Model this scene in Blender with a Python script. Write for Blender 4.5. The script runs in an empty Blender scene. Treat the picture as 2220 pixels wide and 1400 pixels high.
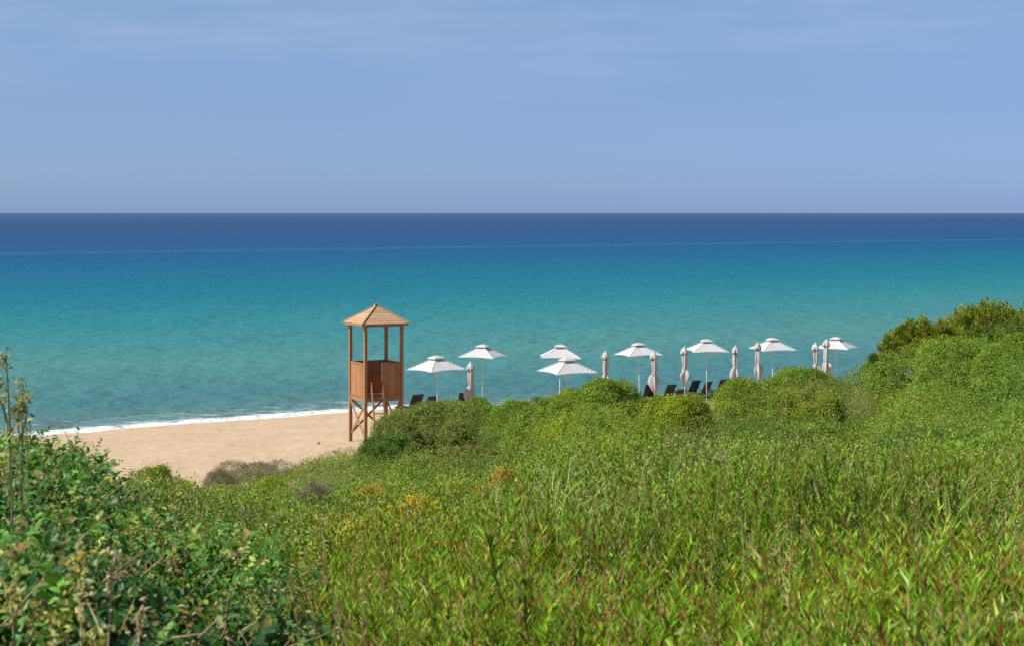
import bpy, math, random
import numpy as np
from mathutils import Vector, Matrix

R = math.radians
rng = np.random.default_rng(11)
random.seed(11)
scene = bpy.context.scene
COL = scene.collection

# ------------------------------------------------------------------ camera numbers
F = 4000.0            # focal length in photo pixels (photo 2220 x 1400)
CX, HY = 1110.0, 462.0
H = 10.6              # eye height above the sea


def px2x(px, d): return (px - CX) / F * d
def py2z(py, d): return H - (py - HY) / F * d


# ------------------------------------------------------------------ object helpers
def empty(name, loc=(0, 0, 0), rz=0.0):
    o = bpy.data.objects.new(name, None)
    o.empty_display_size = 0.3
    o.location = loc
    o.rotation_euler = (0, 0, rz)
    COL.objects.link(o)
    return o


def tag(o, label=None, cat=None, group=None, kind=None):
    if label: o['label'] = label
    if cat: o['category'] = cat
    if group: o['group'] = group
    if kind: o['kind'] = kind
    return o


def copy_tree(o, parent=None):
    c = o.copy()
    COL.objects.link(c)
    if parent is not None:
        c.parent = parent
    for ch in list(o.children):
        copy_tree(ch, c)
    return c


class MB:
    """collects simple solids and builds ONE mesh object"""
    def __init__(self):
        self.v, self.f, self.s = [], [], []

    def add(self, vs, fs, smooth=False):
        b = len(self.v)
        self.v += [tuple(p) for p in vs]
        self.f += [tuple(i + b for i in q) for q in fs]
        self.s += [smooth] * len(fs)

    def box(self, c, size, M=None):
        x, y, z = [s / 2 for s in size]
        vs = [Vector((sx * x, sy * y, sz * z)) for sz in (-1, 1) for sy in (-1, 1) for sx in (-1, 1)]
        if M is not None: vs = [M @ p for p in vs]
        vs = [p + Vector(c) for p in vs]
        self.add(vs, [(0, 2, 3, 1), (4, 5, 7, 6), (0, 1, 5, 4), (2, 6, 7, 3), (0, 4, 6, 2), (1, 3, 7, 5)])

    def bar(self, a, b, w, t, up=(0, 0, 1)):
        a, b = Vector(a), Vector(b)
        d = (b - a).normalized()
        u = Vector(up)
        if abs(d.dot(u)) > .95: u = Vector((1, 0, 0))
        s = d.cross(u).normalized()
        n = s.cross(d).normalized()
        vs = []
        for p in (a, b):
            for (i, j) in ((-1, -1), (1, -1), (1, 1), (-1, 1)):
                vs.append(p + s * (i * w / 2) + n * (j * t / 2))
        self.add(vs, [(0, 3, 2, 1), (4, 5, 6, 7), (0, 1, 5, 4), (1, 2, 6, 5), (2, 3, 7, 6), (3, 0, 4, 7)])

    def tube(self, pts, rad, n=8, smooth=True):
        pts = [Vector(p) for p in pts]
        if not hasattr(rad, '__len__'): rad = [rad] * len(pts)
        vs, fs = [], []
        for i, p in enumerate(pts):
            d = (pts[min(i + 1, len(pts) - 1)] - pts[max(i - 1, 0)]).normalized()
            u = Vector((0, 0, 1)) if abs(d.z) < .9 else Vector((1, 0, 0))
            s = d.cross(u).normalized(); t = s.cross(d)
            for k in range(n):
                a = 2 * math.pi * k / n
                vs.append(p + (s * math.cos(a) + t * math.sin(a)) * rad[i])
        for i in range(len(pts) - 1):
            for k in range(n):
                k2 = (k + 1) % n
                fs.append((i * n + k, i * n + k2, (i + 1) * n + k2, (i + 1) * n + k))
        fs.append(tuple(range(n - 1, -1, -1)))
        fs.append(tuple(range((len(pts) - 1) * n, len(pts) * n)))
        self.add(vs, fs, smooth)

    def build(self, name, mat, parent=None):
        me = bpy.data.meshes.new(name)
        me.from_pydata(self.v, [], self.f)
        me.polygons.foreach_set('use_smooth', self.s)
        me.materials.append(mat)
        me.update()
        o = bpy.data.objects.new(name, me)
        COL.objects.link(o)
        if parent is not None: o.parent = parent
        return o


class Leaves:
    """numpy replicator: many copies of small templates in one mesh, each with its own colour"""
    def __init__(self):
        self.V, self.L, self.S, self.C, self.n = [], [], [], [], 0

    def add(self, tv, tf, P, U, Vv, N, su, sv, sn, col):
        """tv (k,3) template along (u,v,n); tf list of faces; col (n,3)"""
        n = len(P)
        if n == 0: return
        k = len(tv)
        su = np.broadcast_to(su, (n,)); sv = np.broadcast_to(sv, (n,)); sn = np.broadcast_to(sn, (n,))
        tv = np.asarray(tv, np.float32)
        X = (P[:, None, :] + tv[None, :, 0:1] * (U * su[:, None])[:, None, :]
             + tv[None, :, 1:2] * (Vv * sv[:, None])[:, None, :]
             + tv[None, :, 2:3] * (N * sn[:, None])[:, None, :])
        flat = np.array([i for f in tf for i in f], np.int64)
        sizes = np.array([len(f) for f in tf], np.int64)
        off = self.n + np.arange(n)[:, None] * k
        self.V.append(X.reshape(-1, 3).astype(np.float32))
        self.L.append((flat[None, :] + off).reshape(-1))
        self.S.append(np.tile(sizes, n))
        c = np.ones((n, k, 4), np.float32); c[:, :, :3] = col[:, None, :]
        self.C.append(c.reshape(-1, 4))
        self.n += n * k

    def add_raw(self, verts, loops, sizes, cols):
        self.V.append(verts.astype(np.float32)); self.L.append(loops + self.n)
        self.S.append(sizes); self.C.append(cols.astype(np.float32)); self.n += len(verts)

    def data(self):
        return (np.concatenate(self.V), np.concatenate(self.L), np.concatenate(self.S), np.concatenate(self.C))

    def build(self, name, mat, parent=None, smooth=False, origin=(0, 0, 0)):
        V, L, S, C = self.data()
        C[:, :3] = np.minimum(C[:, :3] * np.array((1.09, 1.16, 1.2), np.float32), .9)
        V = V - np.array(origin, np.float32)
        me = bpy.data.meshes.new(name)
        me.vertices.add(len(V)); me.vertices.foreach_set('co', V.reshape(-1))
        me.loops.add(len(L)); me.loops.foreach_set('vertex_index', L.astype(np.int32))
        me.polygons.add(len(S))
        st = np.zeros(len(S), np.int32); st[1:] = np.cumsum(S)[:-1]
        me.polygons.foreach_set('loop_start', st)
        me.polygons.foreach_set('use_smooth', np.full(len(S), smooth, bool))
        me.update(calc_edges=True)
        a = me.attributes.new('col', 'FLOAT_COLOR', 'POINT')
        a.data.foreach_set('color', C.reshape(-1))
        me.materials.append(mat)
        o = bpy.data.objects.new(name, me)
        COL.objects.link(o)
        if parent is not None: o.parent = parent
        return o


def nrm(a):
    return a / np.maximum(np.linalg.norm(a, axis=-1, keepdims=True), 1e-9)


def frames(U, hint=None):
    n = len(U)
    if hint is None: hint = rng.normal(size=(n, 3))
    N = nrm(hint - U * np.sum(hint * U, 1, keepdims=True))
    return N, np.cross(N, U)


# leaf templates: x along the leaf, y across, z out of its plane
LEAF4 = ([(0, 0, 0), (.45, .5, .12), (1, 0, -.05), (.45, -.5, .12)], [(0, 2, 1), (0, 3, 2)])
LEAF8 = ([(0, 0, 0), (.3, .47, .10), (.33, 0, 0), (.3, -.47, .10), (.72, .38, .03), (.72, 0, -.05), (.72, -.38, .03), (1, 0, -.14)],
         [(0, 2, 1), (0, 3, 2), (1, 2, 5, 4), (2, 3, 6, 5), (4, 5, 7), (5, 6, 7)])
LANCE = ([(0, 0, 0), (.35, .5, .08), (.4, 0, -.03), (.35, -.5, .08), (1, 0, -.16)], [(0, 2, 1), (0, 3, 2), (1, 2, 4), (2, 3, 4)])
STICK = ([(0, .5, 0), (0, -.25, .43), (0, -.25, -.43), (1, .25, 0), (1, -.12, .2), (1, -.12, -.2)],
         [(0, 1, 4, 3), (1, 2, 5, 4), (2, 0, 3, 5)])


def smooth_noise(x, y, scale, seed=0):
    x = np.asarray(x) / scale + seed * 17.31; y = np.asarray(y) / scale + seed * 9.17
    xi, yi = np.floor(x), np.floor(y)
    fx, fy = x - xi, y - yi
    fx = fx * fx * (3 - 2 * fx); fy = fy * fy * (3 - 2 * fy)

    def h(a, b):
        s = np.sin(a * 127.1 + b * 311.7) * 43758.5453
        return s - np.floor(s)
    return (h(xi, yi) * (1 - fx) + h(xi + 1, yi) * fx) * (1 - fy) + (h(xi, yi + 1) * (1 - fx) + h(xi + 1, yi + 1) * fx) * fy


def cell_mounds(x, y, c, seed=0, ids=False):
    """rounded mounds, 0..1"""
    x = np.asarray(x) / c + seed * 5.7; y = np.asarray(y) / c + seed * 3.3
    xi, yi = np.floor(x), np.floor(y)
    best = np.zeros_like(x); who = np.zeros_like(x)
    for i in (-1, 0, 1):
        for j in (-1, 0, 1):
            a, b = xi + i, yi + j
            def h(k):
                s = np.sin(a * 127.1 + b * 311.7 + k * 74.7) * 43758.5453
                return s - np.floor(s)
            cx, cy = a + .15 + .7 * h(1), b + .15 + .7 * h(2)
            r = .50 + .28 * h(3)
            d2 = ((x - cx) ** 2 + (y - cy) ** 2) / r ** 2
            v = (.55 + .45 * h(4)) * np.sqrt(np.clip(1 - d2, 0, 1))
            who = np.where(v > best, h(5), who)
            best = np.maximum(best, v)
    return (best, who) if ids else best


# ------------------------------------------------------------------ the lie of the land
SHORE_P = np.array((-23.0, 87.8)); SHORE_N = np.array((-.619, .785))   # normal points out to sea


def shore_bend(t):
    q = np.clip((t - 20.5) / 8, 0, 1)
    return 5.2 * q * q * (3 - 2 * q) + .32 * np.clip(t - 28, 0, 16)


def sea_dist(x, y):
    t = (x - SHORE_P[0]) * .785 + (y - SHORE_P[1]) * .619
    return (x - SHORE_P[0]) * SHORE_N[0] + (y - SHORE_P[1]) * SHORE_N[1] + shore_bend(t)


def beach_z(x, y):
    l = -sea_dist(x, y)
    l = l + .5 * (smooth_noise(x, y, 9, 3) - .5)
    z = np.where(l < 20, .065 * l, 1.3 + .012 * (l - 20))
    z = np.minimum(z, 2.0)
    return np.maximum(z, -3.0)


# canopy profile: for a photo column, (depth, photo row) of the vegetation's top
COLS = [
    (-300, [(2, 1600), (3.6, 1400), (5, 1190), (8, 945)]),
    (60, [(2, 1650), (3.6, 1420), (5, 1200), (8, 955)]),
    (140, [(2, 1650), (3.7, 1420), (5.2, 1200), (9, 962)]),
    (220, [(2, 1650), (3.8, 1420), (5.4, 1210), (9.5, 992)]),
    (300, [(2, 1650), (4, 1420), (6, 1210), (10.5, 1050), (16, 1046), (24, 1040)]),
    (380, [(2, 1650), (4, 1420), (6.5, 1210), (13, 1085), (20, 1056), (26, 1050)]),
    (440, [(2, 1650), (4, 1430), (7, 1210), (14, 1098), (30, 1070), (45, 1060)]),
    (600, [(2, 1700), (4.2, 1440), (9, 1160), (16, 1098), (28, 1078), (45, 1045), (57, 1022)]),
    (690, [(2, 1700), (4.4, 1440), (9.5, 1160), (17, 1095), (30, 1060), (48, 1010), (60, 980)]),
    (760, [(2, 1700), (4.5, 1420), (10, 1150), (18, 1090), (32, 1040), (50, 1000), (63, 968)]),
    (860, [(2, 1700), (4.5, 1410), (10, 1150), (18, 1085), (32, 1030), (48, 1000), (58, 935), (62, 908)]),
    (1000, [(2, 1700), (4.5, 1405), (10, 1130), (16, 1060), (25, 1032), (40, 1005), (54, 920), (62, 880)]),
    (1130, [(2, 1700), (4.5, 1405), (10, 1115), (16, 1030), (25, 1000), (40, 955), (52, 893), (60, 874)]),
    (1240, [(2, 1700), (4.5, 1405), (10, 1105), (15, 1000), (25, 975), (38, 930), (48, 866)]),
    (1340, [(2, 1700), (4.5, 1405), (10, 1095), (15, 980), (25, 955), (38, 905), (46, 860)]),
    (1420, [(2, 1700), (4.5, 1405), (10, 1090), (15, 975), (25, 945), (38, 892), (46, 874)]),
    (1520, [(2, 1700), (4.5, 1405), (10, 1090), (15, 975), (25, 935), (38, 885), (46, 872)]),
    (1620, [(2, 1700), (4.5, 1405), (10, 1090), (15, 985), (25, 930), (38, 865), (48, 832)]),
    (1760, [(2, 1700), (4.5, 1405), (10, 1095), (15, 1000), (25, 925), (38, 850), (52, 818)]),
    (1860, [(2, 1700), (4.5, 1405), (10, 1100), (15, 1005), (25, 920), (38, 840), (52, 805)]),
    (1930, [(2, 1700), (4.5, 1405), (10, 1100), (15, 1005), (25, 910), (38, 820), (50, 765)]),
    (2040, [(2, 1700), (4.5, 1405), (10, 1100), (15, 1000), (25, 895), (36, 800), (46, 750), (56, 725)]),
    (2220, [(2, 1700), (4.5, 1405), (10, 1100), (15, 995), (25, 885), (35, 790), (44, 740), (58, 715)]),
    (2700, [(2, 1700), (4.5, 1405), (10, 1095), (15, 980), (25, 870), (35, 780), (44, 730), (60, 700)]),
]
CPX = np.array([c[0] for c in COLS], float)
FALL = .5


def canopy_raw(x, y):
    """height of the vegetation's top without lumps"""
    x = np.asarray(x, float); y = np.asarray(y, float)
    yy = np.maximum(y, 2.0)
    px = np.clip(CX + x / yy * F, CPX[0], CPX[-1] - 1e-3)
    out = np.zeros(np.broadcast(x, y).shape)
    vals = []
    for c, prof in COLS:
        d = np.array([p[0] for p in prof], float)
        z = np.array([H - (p[1] - HY) / F * p[0] for p in prof])
        v = np.interp(yy, d, z)
        v = np.where(yy > d[-1], z[-1] - FALL * (yy - d[-1]) * np.clip((yy - d[-1]) / 2.0, .15, 1), v)
        vals.append(v)
    vals = np.stack(vals)
    k = np.clip(np.searchsorted(CPX, px, side='right') - 1, 0, len(CPX) - 2)
    t = (px - CPX[k]) / (CPX[k + 1] - CPX[k])
    t = t * t * (3 - 2 * t)
    a = np.take_along_axis(vals, k[None], 0)[0]; b = np.take_along_axis(vals, (k + 1)[None], 0)[0]
    return a * (1 - t) + b * t


MC = 3.1


def shrub_relief(x, y):
    """a shoulder of the left-hand shrub and the deep hollow to its right"""
    return (.17 * np.exp(-(((x + 1.0) / .20) ** 2 + ((y - 3.9) / .35) ** 2)) - .42 * np.exp(-(((x + .56) / .21) ** 4 + ((y - 4.0) / .42) ** 4))
            - .22 * np.exp(-(((x + .95) / .10) ** 2 + ((y - 4.7) / .3) ** 2)))


def lump(x, y):
    y = np.asarray(y, float)
    near = np.clip((y - 9) / 5, 0, 1) * np.clip((32 - y) / 8, 0, 1)
    far = np.clip((y - 22) / 9, 0, 1)
    fg = np.clip((14 - y) / 5, 0, 1)
    g = cell_mounds(x, y, MC, 1) - .82
    s = cell_mounds(x, y, 1.05, 2) - .7
    pxl = CX + np.asarray(x) / np.maximum(y, 2) * F
    low = np.clip((y - 20) / 8, 0, 1) * np.clip((pxl - 760) / 120, 0, 1)
    return far * (.5 * g + .30 * s) - .95 * low + near * (.45 * s) + fg * (.10 * s + .10 * (smooth_noise(x, y, 1.3, 4) - .5)) + shrub_relief(x, y)


def canopy(x, y): return canopy_raw(x, y) + lump(x, y)


def veg_h(y): return np.interp(y, [2, 6, 14, 25], [.40, .55, .7, 1.1])


def ground_z(x, y):
    pxl = CX + np.asarray(x) / np.maximum(y, 2) * F
    low = np.clip((np.asarray(y) - 20) / 8, 0, 1) * np.clip((pxl - 760) / 120, 0, 1)
    return np.maximum(beach_z(x, y), canopy_raw(x, y) - veg_h(y) - .45 * low + np.minimum(shrub_relief(x, y), 0))


def gz(x, y): return float(ground_z(np.array([x]), np.array([y]))[0])


# ------------------------------------------------------------------ materials
def mat(name):
    m = bpy.data.materials.new(name)
    m.use_nodes = True
    nt = m.node_tree
    return m, nt, nt.nodes['Principled BSDF'], nt.nodes['Material Output']


def N(nt, t, **kw):
    n = nt.nodes.new(t)
    for k, v in kw.items():
        if k in n.bl_rna.properties.keys(): setattr(n, k, v)
        else: n.inputs[k].default_value = v
    return n


def ramp(nt, stops, interp='LINEAR'):
    n = nt.nodes.new('ShaderNodeValToRGB')
    cr = n.color_ramp
    cr.interpolation = interp
    while len(cr.elements) < len(stops): cr.elements.new(.5)
    for e, (p, c) in zip(cr.elements, stops):
        e.position = p
        e.color = (*c, 1) if len(c) == 3 else c
    return n


def leaf_material(name, rough=.5, trans=.3, spec=.35, tcol=(1.25, 1.2, .5)):
    m, nt, b, out = mat(name)
    a = N(nt, 'ShaderNodeAttribute', attribute_name='col')
    b.inputs['Roughness'].default_value = rough
    b.inputs['Specular IOR Level'].default_value = spec
    nt.links.new(a.outputs['Color'], b.inputs['Base Color'])
    mul = N(nt, 'ShaderNodeMix', data_type='RGBA', blend_type='MULTIPLY')
    mul.inputs[0].default_value = 1
    nt.links.new(a.outputs['Color'], mul.inputs[6]); mul.inputs[7].default_value = (*tcol, 1)
    tr = N(nt, 'ShaderNodeBsdfTranslucent')
    nt.links.new(mul.outputs[2], tr.inputs['Color'])
    mx = N(nt, 'ShaderNodeMixShader'); mx.inputs[0].default_value = trans
    nt.links.new(b.outputs[0], mx.inputs[1]); nt.links.new(tr.outputs[0], mx.inputs[2])
    nt.links.new(mx.outputs[0], out.inputs['Surface'])
    return m


def wood_material(name, c1, c2, rough=.65, scale=(9, 9, 1.2)):
    m, nt, b, out = mat(name)
    tc = N(nt, 'ShaderNodeTexCoord')
    mp = N(nt, 'ShaderNodeMapping'); mp.inputs['Scale'].default_value = scale
    nt.links.new(tc.outputs['Object'], mp.inputs['Vector'])
    no = N(nt, 'ShaderNodeTexNoise'); no.inputs['Scale'].default_value = 2.2; no.inputs['Detail'].default_value = 6
    nt.links.new(mp.outputs[0], no.inputs['Vector'])
    r = ramp(nt, [(.3, c1), (.7, c2)])
    nt.links.new(no.outputs['Fac'], r.inputs[0])
    ob = N(nt, 'ShaderNodeNewGeometry')
    n2_ = N(nt, 'ShaderNodeTexNoise'); n2_.inputs['Scale'].default_value = 2.6; n2_.inputs['Detail'].default_value = 5
    nt.links.new(ob.outputs['Position'], n2_.inputs['Vector'])
    wr = ramp(nt, [(.42, (0, 0, 0)), (.72, (.55, .55, .55))]); nt.links.new(n2_.outputs['Fac'], wr.inputs[0])
    wm = N(nt, 'ShaderNodeMix', data_type='RGBA'); nt.links.new(wr.outputs[0], wm.inputs[0])
    nt.links.new(r.outputs[0], wm.inputs[6]); wm.inputs[7].default_value = (*[.45 * v + .55 * sum(c2) / 3 * .9 for v in c2], 1)
    isl = ramp(nt, [(0, (.82, .80, .78)), (1, (1.12, 1.10, 1.08))]); nt.links.new(ob.outputs['Random Per Island'], isl.inputs[0])
    im = N(nt, 'ShaderNodeMix', data_type='RGBA', blend_type='MULTIPLY'); im.inputs[0].default_value = 1
    nt.links.new(wm.outputs[2], im.inputs[6]); nt.links.new(isl.outputs[0], im.inputs[7])
    nt.links.new(im.outputs[2], b.inputs['Base Color'])
    b.inputs['Roughness'].default_value = rough
    bp = N(nt, 'ShaderNodeBump'); bp.inputs['Strength'].default_value = .25; bp.inputs['Distance'].default_value = .01
    nt.links.new(no.outputs['Fac'], bp.inputs['Height']); nt.links.new(bp.outputs[0], b.inputs['Normal'])
    return m


def plain(name, c, rough=.5, var=.15, scale=12, metal=0.0):
    m, nt, b, out = mat(name)
    no = N(nt, 'ShaderNodeTexNoise'); no.inputs['Scale'].default_value = scale; no.inputs['Detail'].default_value = 4
    tc = N(nt, 'ShaderNodeTexCoord'); nt.links.new(tc.outputs['Object'], no.inputs['Vector'])
    lo = tuple(v * (1 - var) for v in c); hi = tuple(min(1, v * (1 + var)) for v in c)
    r = ramp(nt, [(.3, lo), (.7, hi)])
    nt.links.new(no.outputs['Fac'], r.inputs[0]); nt.links.new(r.outputs[0], b.inputs['Base Color'])
    b.inputs['Roughness'].default_value = rough; b.inputs['Metallic'].default_value = metal
    return m


def fabric_material(name, c, trans=.25):
    m, nt, b, out = mat(name)
    tc = N(nt, 'ShaderNodeTexCoord')
    no = N(nt, 'ShaderNodeTexNoise'); no.inputs['Scale'].default_value = 5; no.inputs['Detail'].default_value = 5
    nt.links.new(tc.outputs['Object'], no.inputs['Vector'])
    r = ramp(nt, [(.25, tuple(v * .9 for v in c)), (.75, c)])
    nt.links.new(no.outputs['Fac'], r.inputs[0]); nt.links.new(r.outputs[0], b.inputs['Base Color'])
    b.inputs['Roughness'].default_value = .85
    bp = N(nt, 'ShaderNodeBump'); bp.inputs['Strength'].default_value = .3; bp.inputs['Distance'].default_value = .015
    nt.links.new(no.outputs['Fac'], bp.inputs['Height']); nt.links.new(bp.outputs[0], b.inputs['Normal'])
    tr = N(nt, 'ShaderNodeBsdfTranslucent'); tr.inputs['Color'].default_value = (*c, 1)
    mx = N(nt, 'ShaderNodeMixShader'); mx.inputs[0].default_value = trans
    nt.links.new(b.outputs[0], mx.inputs[1]); nt.links.new(tr.outputs[0], mx.inputs[2])
    nt.links.new(mx.outputs[0], out.inputs['Surface'])
    return m


M_LEAF = leaf_material('scrub_leaf', .6, .20, .25, (1.5, 1.35, .5))
M_GLOSSY = leaf_material('broad_leaf', .45, .34, .3)
M_HERB = leaf_material('herb_leaf', .48, .42, .35, (1.5, 1.35, .5))
M_DRY = leaf_material('dry_twig', .8, .1, .2, (1, 1, 1))
M_WOOD = wood_material('orange_timber', (.245, .115, .044), (.39, .19, .073))
M_PLANK = wood_material('plank_timber', (.28, .118, .042), (.44, .205, .076), scale=(14, 14, 1.0))
M_ROOF = wood_material('roof_boards', (.34, .205, .10), (.45, .285, .15), scale=(5, 5, 9))
M_WHITE = fabric_material('white_canvas', (.65, .65, .655), .36)
M_FOLD = fabric_material('shaded_folded_canvas', (.46, .45, .44), .10)  # white canvas with a greyer base, shading of the folds put into the colour
M_POLE = plain('white_pole', (.60, .61, .62), .35, .05)
M_DARK = plain('dark_mesh_fabric', (.018, .018, .022), .7, .3)
M_FRAME = plain('dark_frame', (.022, .02, .02), .4, .2)
M_STRAP = plain('brown_strap', (.16, .10, .07), .7, .2)
M_VENT_SHADE = plain('vent_gap_shade', (.22, .22, .23), .8, .2)  # grey stands in for the shade inside the vent opening

# ------------------------------------------------------------------ world, sun, camera
w = bpy.data.worlds.new('World'); scene.world = w; w.use_nodes = True
SUN_AZ = math.atan2(-.88, -.34); SUN_EL = R(50)
nt = w.node_tree; bg = nt.nodes['Background']
sky = N(nt, 'ShaderNodeTexSky', sky_type='NISHITA', sun_disc=False)
sky.sun_elevation = SUN_EL; sky.sun_rotation = SUN_AZ % (2 * math.pi)
sky.altitude = 0; sky.air_density = 1.0; sky.dust_density = .2; sky.ozone_density = 3.0
tc = N(nt, 'ShaderNodeTexCoord')
sep = N(nt, 'ShaderNodeSeparateXYZ'); nt.links.new(tc.outputs['Generated'], sep.inputs[0])
tint = ramp(nt, [(0, (.43, .66, 1.48)), (.02, (.50, .70, 1.36)), (.06, (.60, .745, 1.21)), (.115, (.82, .91, 1.15)), (.4, (1, 1, 1))])
nt.links.new(sep.outputs['Z'], tint.inputs[0])
mul = N(nt, 'ShaderNodeMix', data_type='RGBA', blend_type='MULTIPLY'); mul.inputs[0].default_value = 1
nt.links.new(sky.outputs[0], mul.inputs[6]); nt.links.new(tint.outputs[0], mul.inputs[7])
# thin streaky cloud
mp = N(nt, 'ShaderNodeMapping'); mp.inputs['Scale'].default_value = (5, 5, 34)
nt.links.new(tc.outputs['Generated'], mp.inputs['Vector'])
cl = N(nt, 'ShaderNodeTexNoise'); cl.inputs['Scale'].default_value = 1.3; cl.inputs['Detail'].default_value = 7; cl.inputs['Roughness'].default_value = .6
nt.links.new(mp.outputs[0], cl.inputs['Vector'])
cr = ramp(nt, [(.46, (0, 0, 0)), (.78, (1, 1, 1))]); nt.links.new(cl.outputs['Fac'], cr.inputs[0])
hr = ramp(nt, [(.045, (0, 0, 0)), (.105, (.42, .42, .42))]); nt.links.new(sep.outputs['Z'], hr.inputs[0])
cm = N(nt, 'ShaderNodeMath', operation='MULTIPLY')
nt.links.new(cr.outputs[0], cm.inputs[0]); nt.links.new(hr.outputs[0], cm.inputs[1])
cmix = N(nt, 'ShaderNodeMix', data_type='RGBA')
nt.links.new(cm.outputs[0], cmix.inputs[0]); nt.links.new(mul.outputs[2], cmix.inputs[6])
cmix.inputs[7].default_value = (4.7, 6.1, 8.3, 1)
# a little brighter towards the west (left) than towards the right
mr = N(nt, 'ShaderNodeMapRange'); mr.inputs[1].default_value = -.35; mr.inputs[2].default_value = .35
nt.links.new(sep.outputs['X'], mr.inputs[0])
ar = ramp(nt, [(0, (1.06, 1.05, 1.02)), (1, (.93, .94, .99))]); nt.links.new(mr.outputs[0], ar.inputs[0])
am = N(nt, 'ShaderNodeMix', data_type='RGBA', blend_type='MULTIPLY'); am.inputs[0].default_value = 1
nt.links.new(cmix.outputs[2], am.inputs[6]); nt.links.new(ar.outputs[0], am.inputs[7])
nt.links.new(am.outputs[2], bg.inputs['Color'])
bg.inputs['Strength'].default_value = .062

sun = bpy.data.lights.new('sun', 'SUN'); sun.energy = 4.7; sun.angle = R(.5); sun.color = (1, .95, .86)
so = bpy.data.objects.new('sun', sun); COL.objects.link(so)
sd = Vector((math.sin(SUN_AZ) * math.cos(SUN_EL), math.cos(SUN_AZ) * math.cos(SUN_EL), math.sin(SUN_EL)))
so.rotation_euler = sd.to_track_quat('Z', 'Y').to_euler(); so.location = (-30, -20, 40)

cd = bpy.data.cameras.new('camera'); cam = bpy.data.objects.new('camera', cd); COL.objects.link(cam)
cam.location = (0, 0, H); cam.rotation_euler = (R(90), 0, 0)
cd.sensor_width = 36; cd.lens = F / 2220 * 36
cd.shift_y = -(700 - HY) / 2220
cd.clip_start = .1; cd.clip_end = 90000
cd.dof.use_dof = True; cd.dof.focus_distance = 70; cd.dof.aperture_fstop = 13
scene.camera = cam
scene.view_settings.view_transform = 'Standard'; scene.view_settings.look = 'None'
scene.view_settings.exposure = .54; scene.view_settings.gamma = 1
scene.cycles.max_bounces = 6; scene.cycles.transparent_max_bounces = 8
scene.cycles.diffuse_bounces = 3; scene.cycles.glossy_bounces = 2; scene.cycles.transmission_bounces = 3


def grid_mesh(name, X, Y, Z, material, extra=None):
    ny, nx = X.shape
    V = np.stack([X, Y, Z], -1).reshape(-1, 3).astype(np.float32)
    i = np.arange(ny - 1)[:, None] * nx + np.arange(nx - 1)[None, :]
    L = np.stack([i, i + 1, i + nx + 1, i + nx], -1).reshape(-1)
    me = bpy.data.meshes.new(name)
    me.vertices.add(len(V)); me.vertices.foreach_set('co', V.reshape(-1))
    me.loops.add(len(L)); me.loops.foreach_set('vertex_index', L.astype(np.int32))
    nf = len(L) // 4
    me.polygons.add(nf); me.polygons.foreach_set('loop_start', np.arange(nf, dtype=np.int32) * 4)
    me.polygons.foreach_set('use_smooth', np.ones(nf, bool))
    me.update(calc_edges=True)
    for k, v in (extra or {}).items():
        a = me.attributes.new(k, 'FLOAT', 'POINT'); a.data.foreach_set('value', v.reshape(-1).astype(np.float32))
    me.materials.append(material)
    o = bpy.data.objects.new(name, me); COL.objects.link(o)
    return o


# ------------------------------------------------------------------ sand and dune ground
m, nt, b, out = mat('beach_sand')
geo = N(nt, 'ShaderNodeNewGeometry')
n1 = N(nt, 'ShaderNodeTexNoise'); n1.inputs['Scale'].default_value = .55; n1.inputs['Detail'].default_value = 6
n2 = N(nt, 'ShaderNodeTexNoise'); n2.inputs['Scale'].default_value = 3.2; n2.inputs['Detail'].default_value = 5
for q in (n1, n2): nt.links.new(geo.outputs['Position'], q.inputs['Vector'])
r1 = ramp(nt, [(.3, (.44, .325, .212)), (.7, (.51, .378, .25))]); nt.links.new(n1.outputs['Fac'], r1.inputs[0])
r2 = ramp(nt, [(.35, (.82, .80, .78)), (.6, (1, 1, 1))]); nt.links.new(n2.outputs['Fac'], r2.inputs[0])
mm = N(nt, 'ShaderNodeMix', data_type='RGBA', blend_type='MULTIPLY'); mm.inputs[0].default_value = 1
nt.links.new(r1.outputs[0], mm.inputs[6]); nt.links.new(r2.outputs[0], mm.inputs[7])
at = N(nt, 'ShaderNodeAttribute', attribute_name='soil')
so_ = ramp(nt, [(.3, (.05, .045, .018)), (.7, (.085, .08, .028))]); nt.links.new(n2.outputs['Fac'], so_.inputs[0])
ms = N(nt, 'ShaderNodeMix', data_type='RGBA')
nt.links.new(at.outputs['Fac'], ms.inputs[0]); nt.links.new(mm.outputs[2], ms.inputs[6]); nt.links.new(so_.outputs[0], ms.inputs[7])
nt.links.new(ms.outputs[2], b.inputs['Base Color'])
b.inputs['Roughness'].default_value = .95; b.inputs['Specular IOR Level'].default_value = .15
bp = N(nt, 'ShaderNodeBump'); bp.inputs['Strength'].default_value = .8; bp.inputs['Distance'].default_value = .09
n3 = N(nt, 'ShaderNodeTexNoise'); n3.inputs['Scale'].default_value = 1.9; n3.inputs['Detail'].default_value = 4
nt.links.new(geo.outputs['Position'], n3.inputs['Vector'])
nt.links.new(n3.outputs['Fac'], bp.inputs['Height']); nt.links.new(bp.outputs[0], b.inputs['Normal'])
M_SAND = m

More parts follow.
